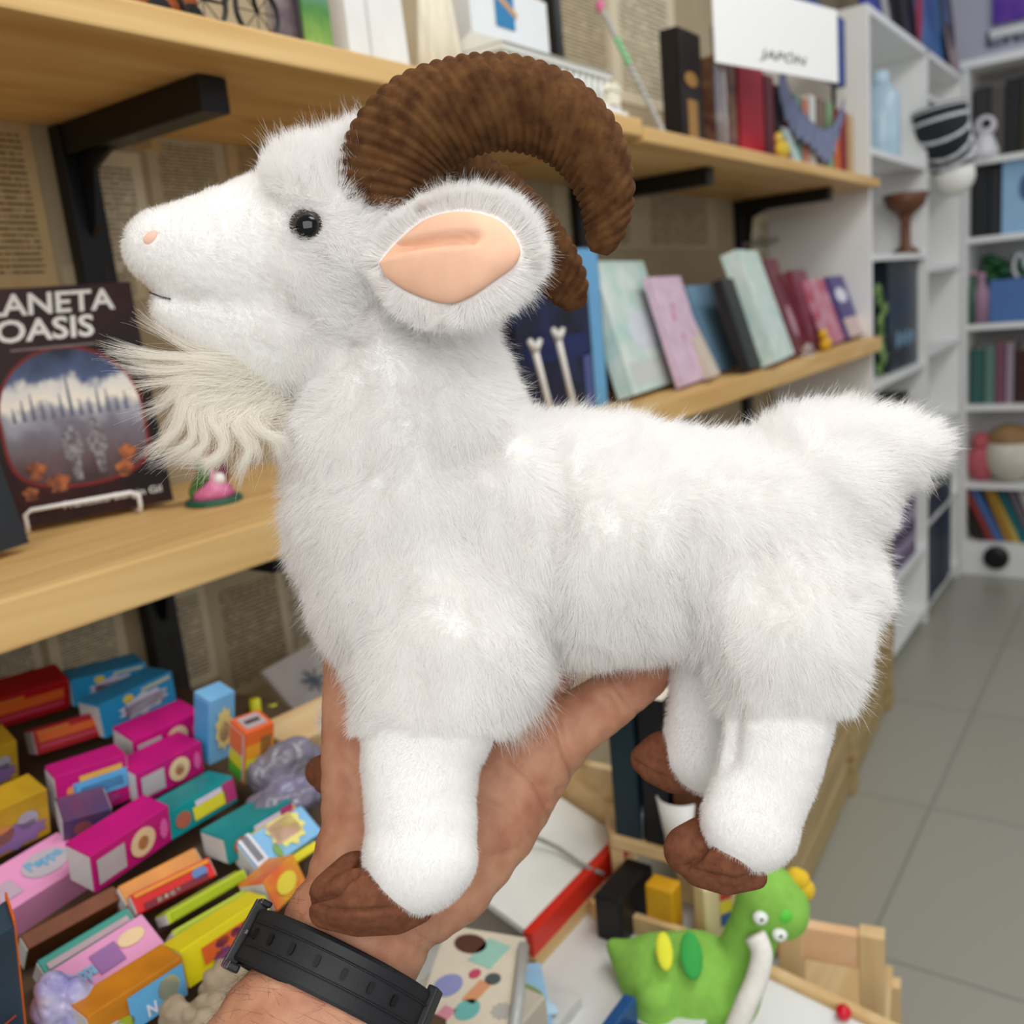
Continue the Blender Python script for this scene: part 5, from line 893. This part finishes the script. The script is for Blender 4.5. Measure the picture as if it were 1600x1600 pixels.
bm_ = remesh(mb, 0.0022, 6, 0.6)
# plump folds of the cloth
co = np.empty(len(bm_.vertices) * 3, np.float32); bm_.vertices.foreach_get('co', co); co = co.reshape(-1, 3).astype(float); no = np.empty_like(co, dtype=np.float32).ravel(); bm_.vertices.foreach_get('normal', no); no = no.reshape(-1, 3)
px, py, _ = proj(co); f = field(co, 0.06, 5)[:, 0]
torso = np.clip((px - 560) / 200, 0, 1) * np.clip((py - 560) / 120, 0, 1)
def groove(line, width, depth):
    line = np.array(line, float); d = np.full(len(px), 1e9)
    for a, b in zip(line[:-1], line[1:]):
        ab = b - a; t = np.clip(((px - a[0]) * ab[0] + (py - a[1]) * ab[1]) / (ab @ ab), 0, 1); d = np.minimum(d, np.hypot(px - a[0] - t * ab[0], py - a[1] - t * ab[1]))
    return depth * np.exp(-(d / width) ** 2)
front = np.clip(-(no @ VIEW) * 2, 0, 1)
disp_ = 0.0018 * f * torso - front * (groove([(870, 700), (885, 800), (872, 900), (880, 1000), (862, 1080)], 26, .007) + groove([(1075, 820), (1060, 900), (1085, 1000), (1140, 1075), (1132, 1180)], 22, .005) + groove([(560, 470), (520, 560), (470, 620)], 30, .005) + groove([(1240, 1110), (1330, 1135), (1120, 1110)], 14, .003) + groove([(830, 660), (760, 700), (700, 720)], 30, .004) + groove([(228, 452), (262, 466), (300, 472)], 9, .0028))
co += no * disp_[:, None]
bm_.vertices.foreach_set('co', co.astype(np.float32).ravel()); bm_.update()
gb = link('body', bm_, WFUR, goat)

def sm(x, a, b): t = np.clip((x - a) / (b - a), 0, 1); return t * t * (3 - 2 * t)
def fur_len(px, py):
    """pile length in pixels: short muzzle and lower legs, long body, tuft between the horns"""
    L = np.full(len(px), 40.0)
    head = (1 - sm(py + 0.25 * (px - 450), 560, 660)) * (px < 640)
    hl = 13 + 15 * sm(px, 340, 520)
    L = L * (1 - head) + hl * head
    tuft = sm(px, 395, 440) * (1 - sm(px, 600, 640)) * (1 - sm(py, 265, 330)); L = L * (1 - tuft) + 56 * tuft
    fl = sm(py, 1120, 1150) * (px < 800); L = L * (1 - fl) + 10 * fl
    hl2 = sm(py, 1085 + 0.12 * (px - 1200) * 0, 1125) * (px > 950); L = L * (1 - hl2) + 10 * hl2
    fh = sm(py, 1010, 1040) * (px > 950) * (px < 1105); L = L * (1 - fh) + 9 * fh
    return L
def fur(name, me, n, parent, lenf, matl, lay=0.75, seed=1, weight=None, rad=0.085e-3, flow=None, keep=None):
    p, nn = sample(me, n, weight)
    if keep is not None: k = keep(p, nn); p, nn = p[k], nn[k]; n = len(p)
    px, py, dd = proj(p); L = lenf(px, py) * dd / F * rng.uniform(0.7, 1.12, n)
    fl = flow(p, px, py) if flow is not None else np.tile([0.0, 0, -1.0], (n, 1))
    fl = fl + 0.38 * field(p, 0.022, seed) + 0.16 * field(p, 0.007, seed + 1)
    fl = fl - nn * np.sum(fl * nn, 1, keepdims=True); fl = unit(fl) * np.minimum(1, np.linalg.norm(fl, axis=1, keepdims=True))
    d0 = unit(nn * 1.0 + fl * lay * 0.7 + rng.normal(size=(n, 3)) * 0.14)
    d1 = unit(d0 + fl * lay * 1.0 + rng.normal(size=(n, 3)) * 0.16 - np.array([0, 0, 0.12]))
    ts = np.linspace(0, 1, 5); pts = np.empty((n, 5, 3)); q = p - nn * 0.0006; pts[:, 0] = q
    for i in range(1, 5):
        t = ts[i]; q = q + unit(d0 * (1 - t) + d1 * t) * (L[:, None] / 4); pts[:, i] = q
    r = (rad * np.clip(L / 0.008, 0.55, 1.0))[:, None] * np.array([1.0, 0.95, 0.8, 0.55, 0.15])
    return curves_obj(name, pts, r, matl, parent)
def body_flow(p, px, py):
    n = len(px); down = np.tile(-AZ, (n, 1)) * 0; D = ROT @ np.array([0.15, 0.9, 0]); Rr = ROT @ np.array([1.0, 0.15, 0]); U = ROT @ np.array([0.2, -0.9, 0])
    w_back = (sm(px, 780, 900) * (1 - sm(py, 740, 860)))[:, None]; w_head = ((px < 640) * (1 - sm(py, 520, 640)))[:, None]; w_tuft = (sm(px, 395, 440) * (1 - sm(px, 600, 640)) * (1 - sm(py, 265, 330)))[:, None]
    fl = D * (1 - w_back) + (ROT @ np.array([0.9, -0.1, 0])) * w_back
    fl = fl * (1 - w_head) + (ROT @ np.array([0.8, 0.35, 0])) * w_head; fl = fl * (1 - w_tuft) + (ROT @ np.array([-0.15, -0.95, 0])) * w_tuft
    tail = sm(px, 1320, 1400)[:, None]; fl = fl * (1 - tail) + Rr * tail
    return fl
def body_weight(c):
    px, py, d = proj(c); w = np.ones(len(px)); w[(px < 640) & (py < 540)] = 2.6; w[(py > 1120)] = 1.7; return w
def body_keep(p, nn):
    px, py, d = proj(p); eye = np.hypot(px - 478, (py - 350)) < 19
    nose = (((px - 236) * 0.5 + (py - 372) * 0.86) / 8) ** 2 + (((px - 236) * 0.86 - (py - 372) * 0.5) / 13) ** 2 < 1
    return ~((eye | nose) & (nn @ VIEW < 0.1))
fur('fur', bm_, 420000, gb, fur_len, HW, 0.75, 3, body_weight, flow=body_flow, keep=body_keep)
def guard_len(px, py):
    g = 1.35 + 0.5 * np.exp(-((py - 1095) / 60) ** 2) * ((px > 740) & (px < 920)) + 0.35 * np.exp(-((py - 1100) / 40) ** 2) * (px > 1080)
    return fur_len(px, py) * g
fur('guard_hair', bm_, 26000, gb, guard_len, HW, 0.55, 9, None, 0.06e-3, flow=body_flow, keep=body_keep)

# pillow shapes from an outline
def pillow(poly, d, tf, tb, m_, name, parent, crease=None, cd=0.002, rings=14, n=64, dfun=None):
    poly = catmull(list(poly) + [poly[0]], n + 1)[:-1]; c = poly.mean(0); vs = []; fs = []
    def pt(q, h): dd = (dfun(q) if dfun else d); return P(q[0], q[1], dd) - VIEW * h
    def hgt(s, q):
        h = tf * math.sqrt(max(0, 1 - s ** 2.2))
        if crease is not None:
            best = 1e9
            for a, b in zip(crease[:-1], crease[1:]):
                a = np.array(a, float); b = np.array(b, float); ab = b - a; t = max(0, min(1, ((q - a) @ ab) / (ab @ ab))); best = min(best, np.linalg.norm(q - a - t * ab))
            h -= cd * math.exp(-(best / 7) ** 2)
        return h
    for side in (0, 1):
        base = len(vs); vs.append(pt(c, hgt(0, c) if side == 0 else -tb))
        for i in range(1, rings + 1):
            s = math.sin(i / rings * math.pi / 2)
            for k in range(n):
                q = c + (poly[k] - c) * s; vs.append(pt(q, (hgt(s, q) if i < rings else 0) if side == 0 else -tb * math.sqrt(max(0, 1 - s ** 2.2))))
        for k in range(n): fs.append((base, base + 1 + k, base + 1 + (k + 1) % n) if side else (base, base + 1 + (k + 1) % n, base + 1 + k))
        for i in range(rings - 1):
            for k in range(n):
                a = base + 1 + i * n; q = (a + k, a + n + k, a + n + (k + 1) % n, a + (k + 1) % n); fs.append(q if side else q[::-1])
    bm = bmesh.new(); V_ = [bm.verts.new(v) for v in vs]
    for q in fs:
        try: bm.faces.new([V_[i] for i in q])
        except ValueError: pass
    bmesh.ops.remove_doubles(bm, verts=bm.verts, dist=1e-6); bmesh.ops.recalc_face_normals(bm, faces=bm.faces)
    me = bpy.data.meshes.new(name); bm.to_mesh(me); bm.free(); return link(name, me, m_, parent, True)
PINK = mat('peach_plush', 'f7c6a8', 0.9, noise=0.06, scale=120, sheen=0.2, spec=0.1, bump=0.1)
ear_d = lambda q: 0.402 - 0.018 * max(0, min(1, (q[0] - 600) / 140))
ear = pillow([(588, 408), (622, 356), (690, 326), (758, 325), (806, 353), (822, 398), (800, 438), (748, 472), (690, 486), (630, 472)], .39, 0.003, 0.010, WFUR, 'ear', goat, dfun=ear_d)
lining_poly = [(592, 412), (622, 377), (668, 342), (725, 331), (782, 346), (811, 384), (806, 412), (770, 440), (735, 463), (698, 474), (648, 460), (607, 436)]
pillow(lining_poly, .39, 0.0062, 0.0004, PINK, 'ear_lining', ear, crease=[(600, 392), (640, 388), (690, 382), (742, 379)], cd=0.0055, dfun=lambda q: ear_d(q) - 0.0034)
LP_ = catmull(lining_poly + [lining_poly[0]], 80)
def in_lining(px, py, g=1.0):
    c = LP_.mean(0); poly = c + (LP_ - c) * g; ins = np.zeros(len(px), bool); j = len(poly) - 1
    for i in range(len(poly)):
        xi, yi = poly[i]; xj, yj = poly[j]; cross = ((yi > py) != (yj > py)) & (px < (xj - xi) * (py - yi) / (yj - yi + 1e-12) + xi); ins ^= cross; j = i
    return ins
def ear_keep(p, nn): px, py, d = proj(p); return ~(in_lining(px, py, 0.99) & (nn @ VIEW < 0.3))
def ear_flow(p, px, py):
    v = np.stack([(px - 690) / 120, (py - 400) / 90, np.zeros(len(px))], 1); return unit(v) @ ROT.T * 1.3
fur('fur', ear.data, 70000, ear, lambda px, py: 34 + 16 * sm(px, 640, 760), HW, 1.9, 21, flow=ear_flow, keep=ear_keep)
fur('guard_hair', ear.data, 5000, ear, lambda px, py: 46 + 18 * sm(px, 640, 760), HW, 1.5, 29, None, 0.06e-3, flow=ear_flow, keep=ear_keep)
# far ear, mostly behind the head
fe = pillow([(560, 330), (600, 300), (660, 300), (690, 340), (670, 390), (610, 400)], .50, 0.006, 0.006, WFUR, 'ear', goat); fur('fur', fe.data, 8000, fe, lambda px, py: 30 + 0 * px, HW, 1.0, 25)

# corduroy horns
CORD = mat('brown_corduroy', '664629', 0.95, noise=0.35, scale=120, sheen=0.35, bump=0.3, spec=0.1, col2='472c1b')
def horn(ctrl, name, parent, ribs, tilt0, tilt1, n=260, m=40, amp=0.0017):
    c3 = np.array([np.append(P(x, y, d), r * d / F) for x, y, d, r in ctrl]); cv = catmull(c3, n); seg = np.r_[0, np.cumsum(np.linalg.norm(np.diff(cv[:, :3], axis=0), axis=1))]
    s = np.linspace(0, seg[-1], n); C = np.stack([np.interp(s, seg, cv[:, i]) for i in range(4)], 1); Lh = seg[-1]
    vs = []; fs = []; prev = None
    for i in range(n):
        t = unit(C[min(i + 1, n - 1), :3] - C[max(i - 1, 0), :3]); a = unit(VIEW - t * np.dot(VIEW, t)); b = np.cross(t, a)
        for k in range(m):
            w = 2 * math.pi * k / m; tl = (tilt0 + (tilt1 - tilt0) * (i / n)); ss = s[i] + tl * C[i, 3] * math.sin(w)
            rr = C[i, 3] + amp * (abs(math.sin(math.pi * ss / Lh * ribs)) ** 0.6 - 0.6) * min(1, (n - 1 - i) / 12)
            vs.append(C[i, :3] + rr * (math.cos(w) * a + math.sin(w) * b))
    fs = [(i * m + k, i * m + (k + 1) % m, (i + 1) * m + (k + 1) % m, (i + 1) * m + k) for i in range(n - 1) for k in range(m)] + [tuple(range(m - 1, -1, -1)), tuple((n - 1) * m + k for k in range(m))]
    mb = MB(); mb.add(vs, fs); return mb.build(name, CORD, parent, True)
horn([(590, 330, .436, 74), (610, 262, .432, 80), (650, 205, .428, 80), (710, 172, .425, 74), (785, 161, .422, 70), (860, 180, .422, 65), (915, 226, .424, 58), (944, 290, .427, 47), (947, 345, .43, 36), (940, 380, .432, 25), (936, 396, .433, 14)], 'horn', goat, 36, 0.1, 0.9)
horn([(560, 300, .478, 60), (640, 246, .482, 60), (722, 284, .488, 55), (792, 334, .49, 53), (842, 388, .492, 49), (876, 432, .494, 40), (893, 464, .495, 28), (899, 482, .495, 15)], 'horn', goat, 30, 0.1, 0.6)

# eye, nose, mouth
def surf(px, py):
    vx, vy, vd = proj(co); d = np.hypot(vx - px, vy - py); k = (d < 9) & (no @ VIEW < 0); return vd[k].min() if k.any() else 0.41
ed = surf(478, 352); ec = P(478, 352, ed + 0.001)
ey = MB().ball(ec, np.array([RIGHT * .0074, DOWN * .0072, VIEW * .0052]), 24, 14).build('eye', mat('eye_rim_brown', '3a2b2a', 0.3, noise=0.05), goat, True)
MB().ball(P(479, 353, ed - 0.0026), np.array([RIGHT * .0053, DOWN * .0053, VIEW * .0028]), 24, 14).build('pupil', mat('eye_black', '030303', 0.05, spec=0.4, noise=0.01), ey, True)
e2 = MB().ball(P(470, 352, .487), np.array([RIGHT * .0074, DOWN * .0072, VIEW * .0052]), 16, 10).build('eye', MATS['eye_rim_brown'], goat, True)
nd = surf(236, 372)
MB().ball(P(237, 371, nd + 0.0008), np.array([(RIGHT * .82 - DOWN * .57) * .0042, (DOWN * .82 + RIGHT * .57) * .0026, VIEW * .0018])).build('nose', mat('nose_pink', 'f6c9b4', 0.9, noise=0.08), goat, True)
ml = [P(x, y, surf(x, y) - 0.0004) for x, y in ((234, 457), (242, 460), (252, 464), (266, 467))]
MB().tube(ml, 0.00042, 6).build('mouth_stitch', mat('mouth_thread', '4a4648', 0.8, noise=0.1), goat, True)

# hooves: two toes with a seam between
def hoof(chains, seams, name='hoof'):
    mb = MB()
    for c in chains: blob_chain(mb, c, 0.8, 0.2)
    me = remesh(mb, 0.0010, 10, 0.6); n = len(me.vertices); c = np.empty(n * 3, np.float32); me.vertices.foreach_get('co', c); c = c.reshape(-1, 3).astype(float); q = np.empty(n * 3, np.float32); me.vertices.foreach_get('normal', q); q = q.reshape(-1, 3)
    x, y, _ = proj(c); fr = np.clip(-(q @ VIEW) * 3 + 0.4, 0, 1); g = np.zeros(n)
    for ln, w, dp in seams:
        ln = np.array(ln, float); d = np.full(n, 1e9)
        for a, b in zip(ln[:-1], ln[1:]): ab = b - a; t = np.clip(((x - a[0]) * ab[0] + (y - a[1]) * ab[1]) / (ab @ ab), 0, 1); d = np.minimum(d, np.hypot(x - a[0] - t * ab[0], y - a[1] - t * ab[1]))
        g = np.maximum(g, dp * np.exp(-(d / w) ** 2))
    c -= q * (g * fr)[:, None]; me.vertices.foreach_set('co', c.astype(np.float32).ravel()); me.update(); return link(name, me, BROWN, goat)
hoof([[(520, 1398, .412, 38), (556, 1372, .42, 42), (600, 1385, .424, 48)], [(515, 1412, .408, 32), (560, 1405, .404, 48), (605, 1410, .408, 46)], [(508, 1425, .409, 26), (560, 1432, .407, 31), (620, 1432, .409, 28), (660, 1426, .413, 16)]],
     [([(486, 1408), (522, 1398), (540, 1372), (556, 1362), (566, 1340)], 6, .0042), ([(486, 1412), (520, 1424), (570, 1424), (612, 1420)], 4, .0016)])
hoof([[(1076, 1328, .436, 40), (1104, 1320, .441, 46)], [(1100, 1345, .432, 42), (1128, 1340, .427, 40), (1140, 1350, .424, 38)], [(1092, 1360, .43, 26), (1135, 1374, .424, 25), (1182, 1372, .425, 18)]],
     [([(1072, 1356), (1090, 1342), (1104, 1318), (1122, 1308), (1128, 1285)], 6, .0042), ([(1074, 1358), (1110, 1368), (1150, 1376), (1180, 1368)], 4, .0016)])
hoof([[(1010, 1186, .492, 26), (1036, 1180, .494, 38), (1060, 1196, .495, 36)], [(1020, 1200, .49, 24), (1052, 1212, .49, 28), (1092, 1222, .49, 20)]], [([(990, 1190), (1030, 1212), (1100, 1232)], 4, .0014)])
hoof([[(502, 1206, .53, 26), (525, 1205, .53, 34)], [(510, 1220, .525, 22), (540, 1222, .525, 26)]], [])

# beard of long wavy locks
loc_pts = []; rads = []
def lock(rp, ctrl, n, spread_root, spread_tip, seed):
    r = np.random.default_rng(seed); base = catmull(np.array(ctrl, float), 12)
    for _ in range(n):
        o = r.normal(size=2) * spread_root; o2 = r.normal(size=2) * spread_tip; lf = r.uniform(0.72, 1.05); ph = r.uniform(0, 6.28); am = r.uniform(0.2, 1.4)
        ts = np.linspace(0, 1, 12) * lf; idx = np.clip(ts * 11, 0, 11); X = np.interp(idx, range(12), base[:, 0]); Y = np.interp(idx, range(12), base[:, 1]); D = np.interp(idx, range(12), base[:, 2])
        pinch = 1 - 0.75 * np.sin(np.clip(ts, 0, 1) * math.pi * 0.75)
        x = X + o[0] * pinch + o2[0] * ts ** 2.5 + am * np.sin(ts * 9 + ph); y = Y + o[1] * pinch + o2[1] * ts ** 2.5 + am * np.cos(ts * 8 + ph); d = D + r.normal() * 0.0025 * (0.4 + ts)
        loc_pts.append([P(a, b, c) for a, b, c in zip(x, y, d)]); rads.append(0.075e-3 * np.linspace(1, 0.3, 12))
B = 0.425
LK = [([(420, 580, .436), (330, 562, B), (240, 555, B), (165, 542, B)], 150), ([(420, 590, .436), (330, 575, B), (245, 578, B), (185, 568, B)], 130), ([(410, 570, .436), (310, 548, B), (255, 520, B), (212, 490, B)], 40), ([(420, 600, .436), (320, 592, B), (240, 598, B), (200, 605, B)], 60),
      ([(410, 610, .436), (300, 605, B), (255, 632, B), (215, 650, B)], 50), ([(410, 620, .436), (300, 620, B), (278, 670, B), (228, 712, B)], 190), ([(410, 620, .436), (305, 630, B), (300, 690, B), (240, 722, B)], 150), ([(415, 625, .436), (318, 640, B), (322, 690, B), (300, 712, B), (275, 722, B)], 120),
      ([(420, 630, .436), (330, 645, B), (350, 690, B), (335, 720, B), (318, 742, B)], 130), ([(420, 640, .436), (352, 655, B), (355, 700, B), (330, 722, B), (285, 720, B)], 110), ([(425, 640, .436), (372, 660, B), (390, 700, B), (380, 725, B), (370, 752, B)], 130), ([(430, 640, .436), (378, 660, B), (398, 690, B), (402, 712, B), (395, 728, B)], 70),
      ([(435, 640, .438), (392, 650, B), (410, 678, B), (432, 690, B), (440, 728, B)], 110), ([(435, 650, .438), (400, 662, B), (425, 680, B), (442, 684, B), (446, 715, B)], 80), ([(420, 600, .436), (300, 600, B), (280, 640, B), (262, 690, B)], 120), ([(400, 600, .434), (290, 590, B), (270, 610, B), (240, 640, B)], 60)]
for i, (c, n) in enumerate(LK): lock(None, c, int(n * 1.6), 13, 9, 100 + i)
r_ = np.random.default_rng(77)
for i in range(420):   # loose body of the beard
    x0, y0 = r_.uniform(325, 440), r_.uniform(555, 650); w = (y0 - 555) / 95; ang = math.radians(185 - 85 * w + r_.normal() * 14); ln = r_.uniform(60, 120)
    x1, y1 = x0 + math.cos(ang) * ln * .6, y0 + math.sin(ang) * ln * .6 + 2; x2, y2 = x0 + math.cos(ang) * ln + r_.normal() * 8, y0 + math.sin(ang) * ln + 14
    c = catmull([(x0, y0, .432), (x1, y1, B), (x2, y2, B)], 12); loc_pts.append([P(*q) for q in c]); rads.append(0.075e-3 * np.linspace(1, 0.3, 12))
curves_obj('beard', np.array(loc_pts), np.array(rads), HI, goat)

# ------------------------------------------------------------------ the holding hand
SKIN = mat('skin', 'c69375', 0.5, noise=0.22, scale=60, bump=0.0, spec=0.35, sss=0.12, col2='ac7258')
nt = SKIN.node_tree; bs = nt.nodes['Principled BSDF']; tc = [n for n in nt.nodes if n.type == 'TEX_COORD'][0]
vz = nt.nodes.new('ShaderNodeTexVoronoi'); vz.inputs['Scale'].default_value = 900; vz.feature = 'DISTANCE_TO_EDGE'; nt.links.new(tc.outputs['Object'], vz.inputs['Vector'])
bp = nt.nodes.new('ShaderNodeBump'); bp.inputs['Strength'].default_value = 0.35; bp.inputs['Distance'].default_value = 0.0005; nt.links.new(vz.outputs[0], bp.inputs['Height']); nt.links.new(bp.outputs[0], bs.inputs['Normal'])
person = empty('person', P(500, 1700, .40), 'bare left forearm and open hand holding up the white plush goat', 'person')
mb = MB()
blob_chain(mb, [(425, 1760, .403, 178), (478, 1640, .418, 152), (518, 1545, .433, 130), (556, 1460, .443, 118), (592, 1400, .453, 116)], 0.70)
blob_chain(mb, [(600, 1400, .455, 110), (672, 1352, .462, 112), (742, 1268, .474, 108), (800, 1190, .484, 96)], 0.55)
blob_chain(mb, [(590, 1380, .452, 112), (606, 1300, .462, 106), (588, 1190, .468, 88), (562, 1080, .473, 60)], 0.6)
blob_chain(mb, [(640, 1300, .472, 100), (690, 1200, .482, 100), (720, 1120, .49, 90)], 0.5)
blob_chain(mb, [(720, 1260, .475, 100), (760, 1180, .484, 100), (800, 1130, .49, 80)], 0.5)
# thumb up the near side of the chest, little finger along the belly, three fingers behind the goat
blob_chain(mb, [(562, 1080, .474, 58), (552, 990, .474, 48), (556, 930, .470, 44), (562, 880, .468, 38)], 0.85)
blob_chain(mb, [(838, 1180, .486, 66), (885, 1140, .490, 52), (950, 1096, .496, 46), (1005, 1056, .502, 40), (1050, 1010, .512, 34), (1075, 975, .520, 28)], 0.9)
blob_chain(mb, [(800, 1140, .492, 50), (860, 1040, .515, 46), (900, 960, .535, 42), (920, 890, .535, 36), (925, 850, .532, 30)], 0.9)
blob_chain(mb, [(745, 1110, .495, 52), (780, 1000, .525, 47), (800, 900, .542, 43), (805, 820, .540, 37), (803, 780, .536, 30)], 0.9)
blob_chain(mb, [(690, 1110, .495, 52), (690, 1000, .525, 46), (690, 910, .542, 42), (690, 840, .540, 36), (688, 800, .536, 30)], 0.9)
hm = remesh(mb, 0.0017, 5, 0.5)
hco = np.empty(len(hm.vertices) * 3, np.float32); hm.vertices.foreach_get('co', hco); hco = hco.reshape(-1, 3).astype(float); hno = np.empty(len(hm.vertices) * 3, np.float32); hm.vertices.foreach_get('normal', hno); hno = hno.reshape(-1, 3)
px, py, _ = proj(hco); fr = np.clip(-(hno @ VIEW) * 3, 0, 1)
dsp = np.zeros(len(px))
for ln, w, dp in (([(800, 1188), (835, 1222), (862, 1275)], 5, .0016), ([(868, 1125), (880, 1165), (900, 1212)], 7, .0026), ([(965, 1075), (985, 1100), (1000, 1118)], 5, .0013), ([(955, 1085), (970, 1108)], 5, .001), ([(870, 1235), (882, 1262)], 4, .001), ([(622, 1455), (655, 1475), (690, 1510)], 5, .0012), ([(645, 1445), (672, 1468), (700, 1498)], 4, .0009), ([(720, 1470), (735, 1440)], 5, .0008),
                  ([(520, 1290), (545, 1300), (575, 1290)], 5, .0006), ([(515, 1312), (545, 1325), (560, 1318)], 5, .0006), ([(545, 1195), (560, 1225), (562, 1265)], 5, .0006), ([(700, 1300), (760, 1340), (800, 1330)], 6, .0008), ([(730, 1240), (790, 1270), (840, 1310)], 6, .0007)):
    dsp += groove(ln, w, dp)
hco -= hno * (dsp * fr)[:, None]; hm.vertices.foreach_set('co', hco.astype(np.float32).ravel()); hm.update()
hand = link('body', hm, SKIN, person)
# dark arm hairs
p, nn = sample(hm, 9000); px, py, d = proj(p); k = ((py > 1385) & (px < 470 + 0.5 * (py - 1385)) & (rng.random(len(px)) < 0.55)) | ((py > 1540) & (rng.random(len(px)) < 0.22)); p, nn, px = p[k], nn[k], px[k]; n = len(p)
fl = unit((ROT @ np.array([-0.75, -0.3, 0]))[None] + rng.normal(size=(n, 3)) * 0.3); fl = fl - nn * np.sum(fl * nn, 1, keepdims=True); Ls = rng.uniform(0.008, 0.017, (n, 1)); ts = np.linspace(0, 1, 6)
curves_obj('arm_hair', np.stack([p + (nn * 0.22 * (t - 0.35 * t * t) + fl * t) * Ls for t in ts], 1), np.tile(0.035e-3 * np.linspace(1, 0.3, 6), (n, 1)), hairmat('dark_hair', '2a1d17', 0.1), hand)

# ------------------------------------------------------------------ watch strap round the wrist
RUB = mat('black_rubber', '212225', 0.5, noise=0.1, scale=200, spec=0.35, bump=0.05); watch = empty('wristwatch', P(530, 1520, .425), 'black rubber watch strap with buckle and slots around the wrist', 'watch')
Wc = P(524, 1530, .436); ax_ = unit(P(600, 1385, .455) - P(475, 1650, .414)); e1 = unit(P(650, 1590, .436) - P(398, 1472, .436)); e1 = unit(e1 - ax_ * np.dot(e1, ax_)); e2_ = unit(np.cross(ax_, e1)); e2_ = e2_ if e2_ @ VIEW < 0 else -e2_
RA, RB_ = 0.0425, 0.0335
def strap_pt(t, u, off): n_ = unit(np.array([math.cos(t) / RA, math.sin(t) / RB_])); return Wc + e1 * (RA * math.cos(t) + n_[0] * off) + e2_ * (RB_ * math.sin(t) + n_[1] * off) + ax_ * u
def strap(t0, t1, w0, w1, o0, o1, n=60, prof=None):
    vs = []; fs = []; prof = prof or [(-.5, 0), (-.5, .7), (-.44, 1), (-.2, .8), (-.17, .8), (.17, .8), (.2, .8), (.44, 1), (.5, .7), (.5, 0)]; m = len(prof)
    for i in range(n + 1):
        t = t0 + (t1 - t0) * i / n; w = w0 + (w1 - w0) * i / n
        for a, b in prof: vs.append(strap_pt(t, a * w, o0 + (o1 - o0) * b))
    closed = abs(abs(t1 - t0) - 2 * math.pi) < 1e-6
    fs = [(i * m + k, i * m + (k + 1) % m, (i + 1) * m + (k + 1) % m, (i + 1) * m + k) for i in range(n) for k in range(m)]
    if not closed: fs += [tuple(range(m - 1, -1, -1)), tuple(n * m + k for k in range(m))]
    return MB().add(vs, fs)
sb = strap(0, 2 * math.pi, 0.025, 0.025, -0.0005, 0.0022, 96); sb.build('strap', RUB, watch, True)
st2 = strap(0.02 * math.pi, 0.93 * math.pi, 0.0235, 0.0235, 0.0024, 0.0046, 60).build('strap_tail', RUB, watch)
SLOT = mat('slot_black', '050506', 0.6, noise=0.1)
for k in range(7):
    t = math.pi * (0.86 - 0.092 * k); dt = 0.0012 / RA
    c = strap_pt(t, 0.0008, 0.0052); tt = unit(strap_pt(t - 0.03, 0.0015, 0.0046) - strap_pt(t + 0.03, 0.0015, 0.0046)); nn = unit(np.cross(tt, ax_)); nn = nn if nn @ (c - Wc) > 0 else -nn
    MB().prism([c + tt * (0.0013 * math.copysign(abs(math.cos(a)) ** .6, math.cos(a))) + ax_ * (0.0024 * math.copysign(abs(math.sin(a)) ** .6, math.sin(a))) for a in np.linspace(0, 6.283, 17)[:-1]], nn * -0.0025).build('slot', SLOT, st2)
for u in (0.0058, -0.0042):
    MB().tube([strap_pt(t, u, 0.0047) for t in np.linspace(0.08 * math.pi, 0.9 * math.pi, 40)], 0.0005, 6).build('ridge', RUB, st2, True)
GL = mat('buckle_black', '0e0e10', 0.22, spec=0.5, noise=0.05); tB = 0.955 * math.pi
bk = empty('buckle', strap_pt(tB, 0, 0.004)); bk.parent = watch; bk.matrix_parent_inverse = watch.matrix_basis.inverted()
def hexo(t, u0, u1, s0, s1, o0, o1):
    c = strap_pt(t, 0, 0); tt = unit(strap_pt(t - 0.05, 0, 0) - strap_pt(t + 0.05, 0, 0)); nn = unit(np.cross(tt, ax_)); nn = nn if nn @ (c - Wc) > 0 else -nn
    return c + ax_ * u0 + tt * s0 + nn * o0, ax_ * (u1 - u0), tt * (s1 - s0), nn * (o1 - o0)
fm = MB()
fm.hexa(*hexo(tB, -0.0165, 0.0155, -0.0050, -0.0018, 0.001, 0.0078), 0.0009).hexa(*hexo(tB, -0.0168, -0.0132, -0.003, 0.011, 0.001, 0.0072), 0.0009).hexa(*hexo(tB, 0.0132, 0.0158, -0.003, 0.007, 0.001, 0.0068), 0.0009)
me = fm.build('frame', GL); bpy.data.objects.remove(me)
fm.build('buckle_frame', GL, watch); MB().hexa(*hexo(tB, -0.001, 0.001, -0.002, 0.009, 0.0052, 0.0066), 0.0004).build('buckle_prong', mat('prong_steel', '55565a', 0.3, metal=0.6, noise=0.05), watch)
bpy.data.objects.remove(bk)
tK = 0.10 * math.pi
MB().hexa(*hexo(tK, -0.0148, 0.0148, -0.0060, 0.0060, 0.0012, 0.0064), 0.001).build('keeper', RUB, watch)
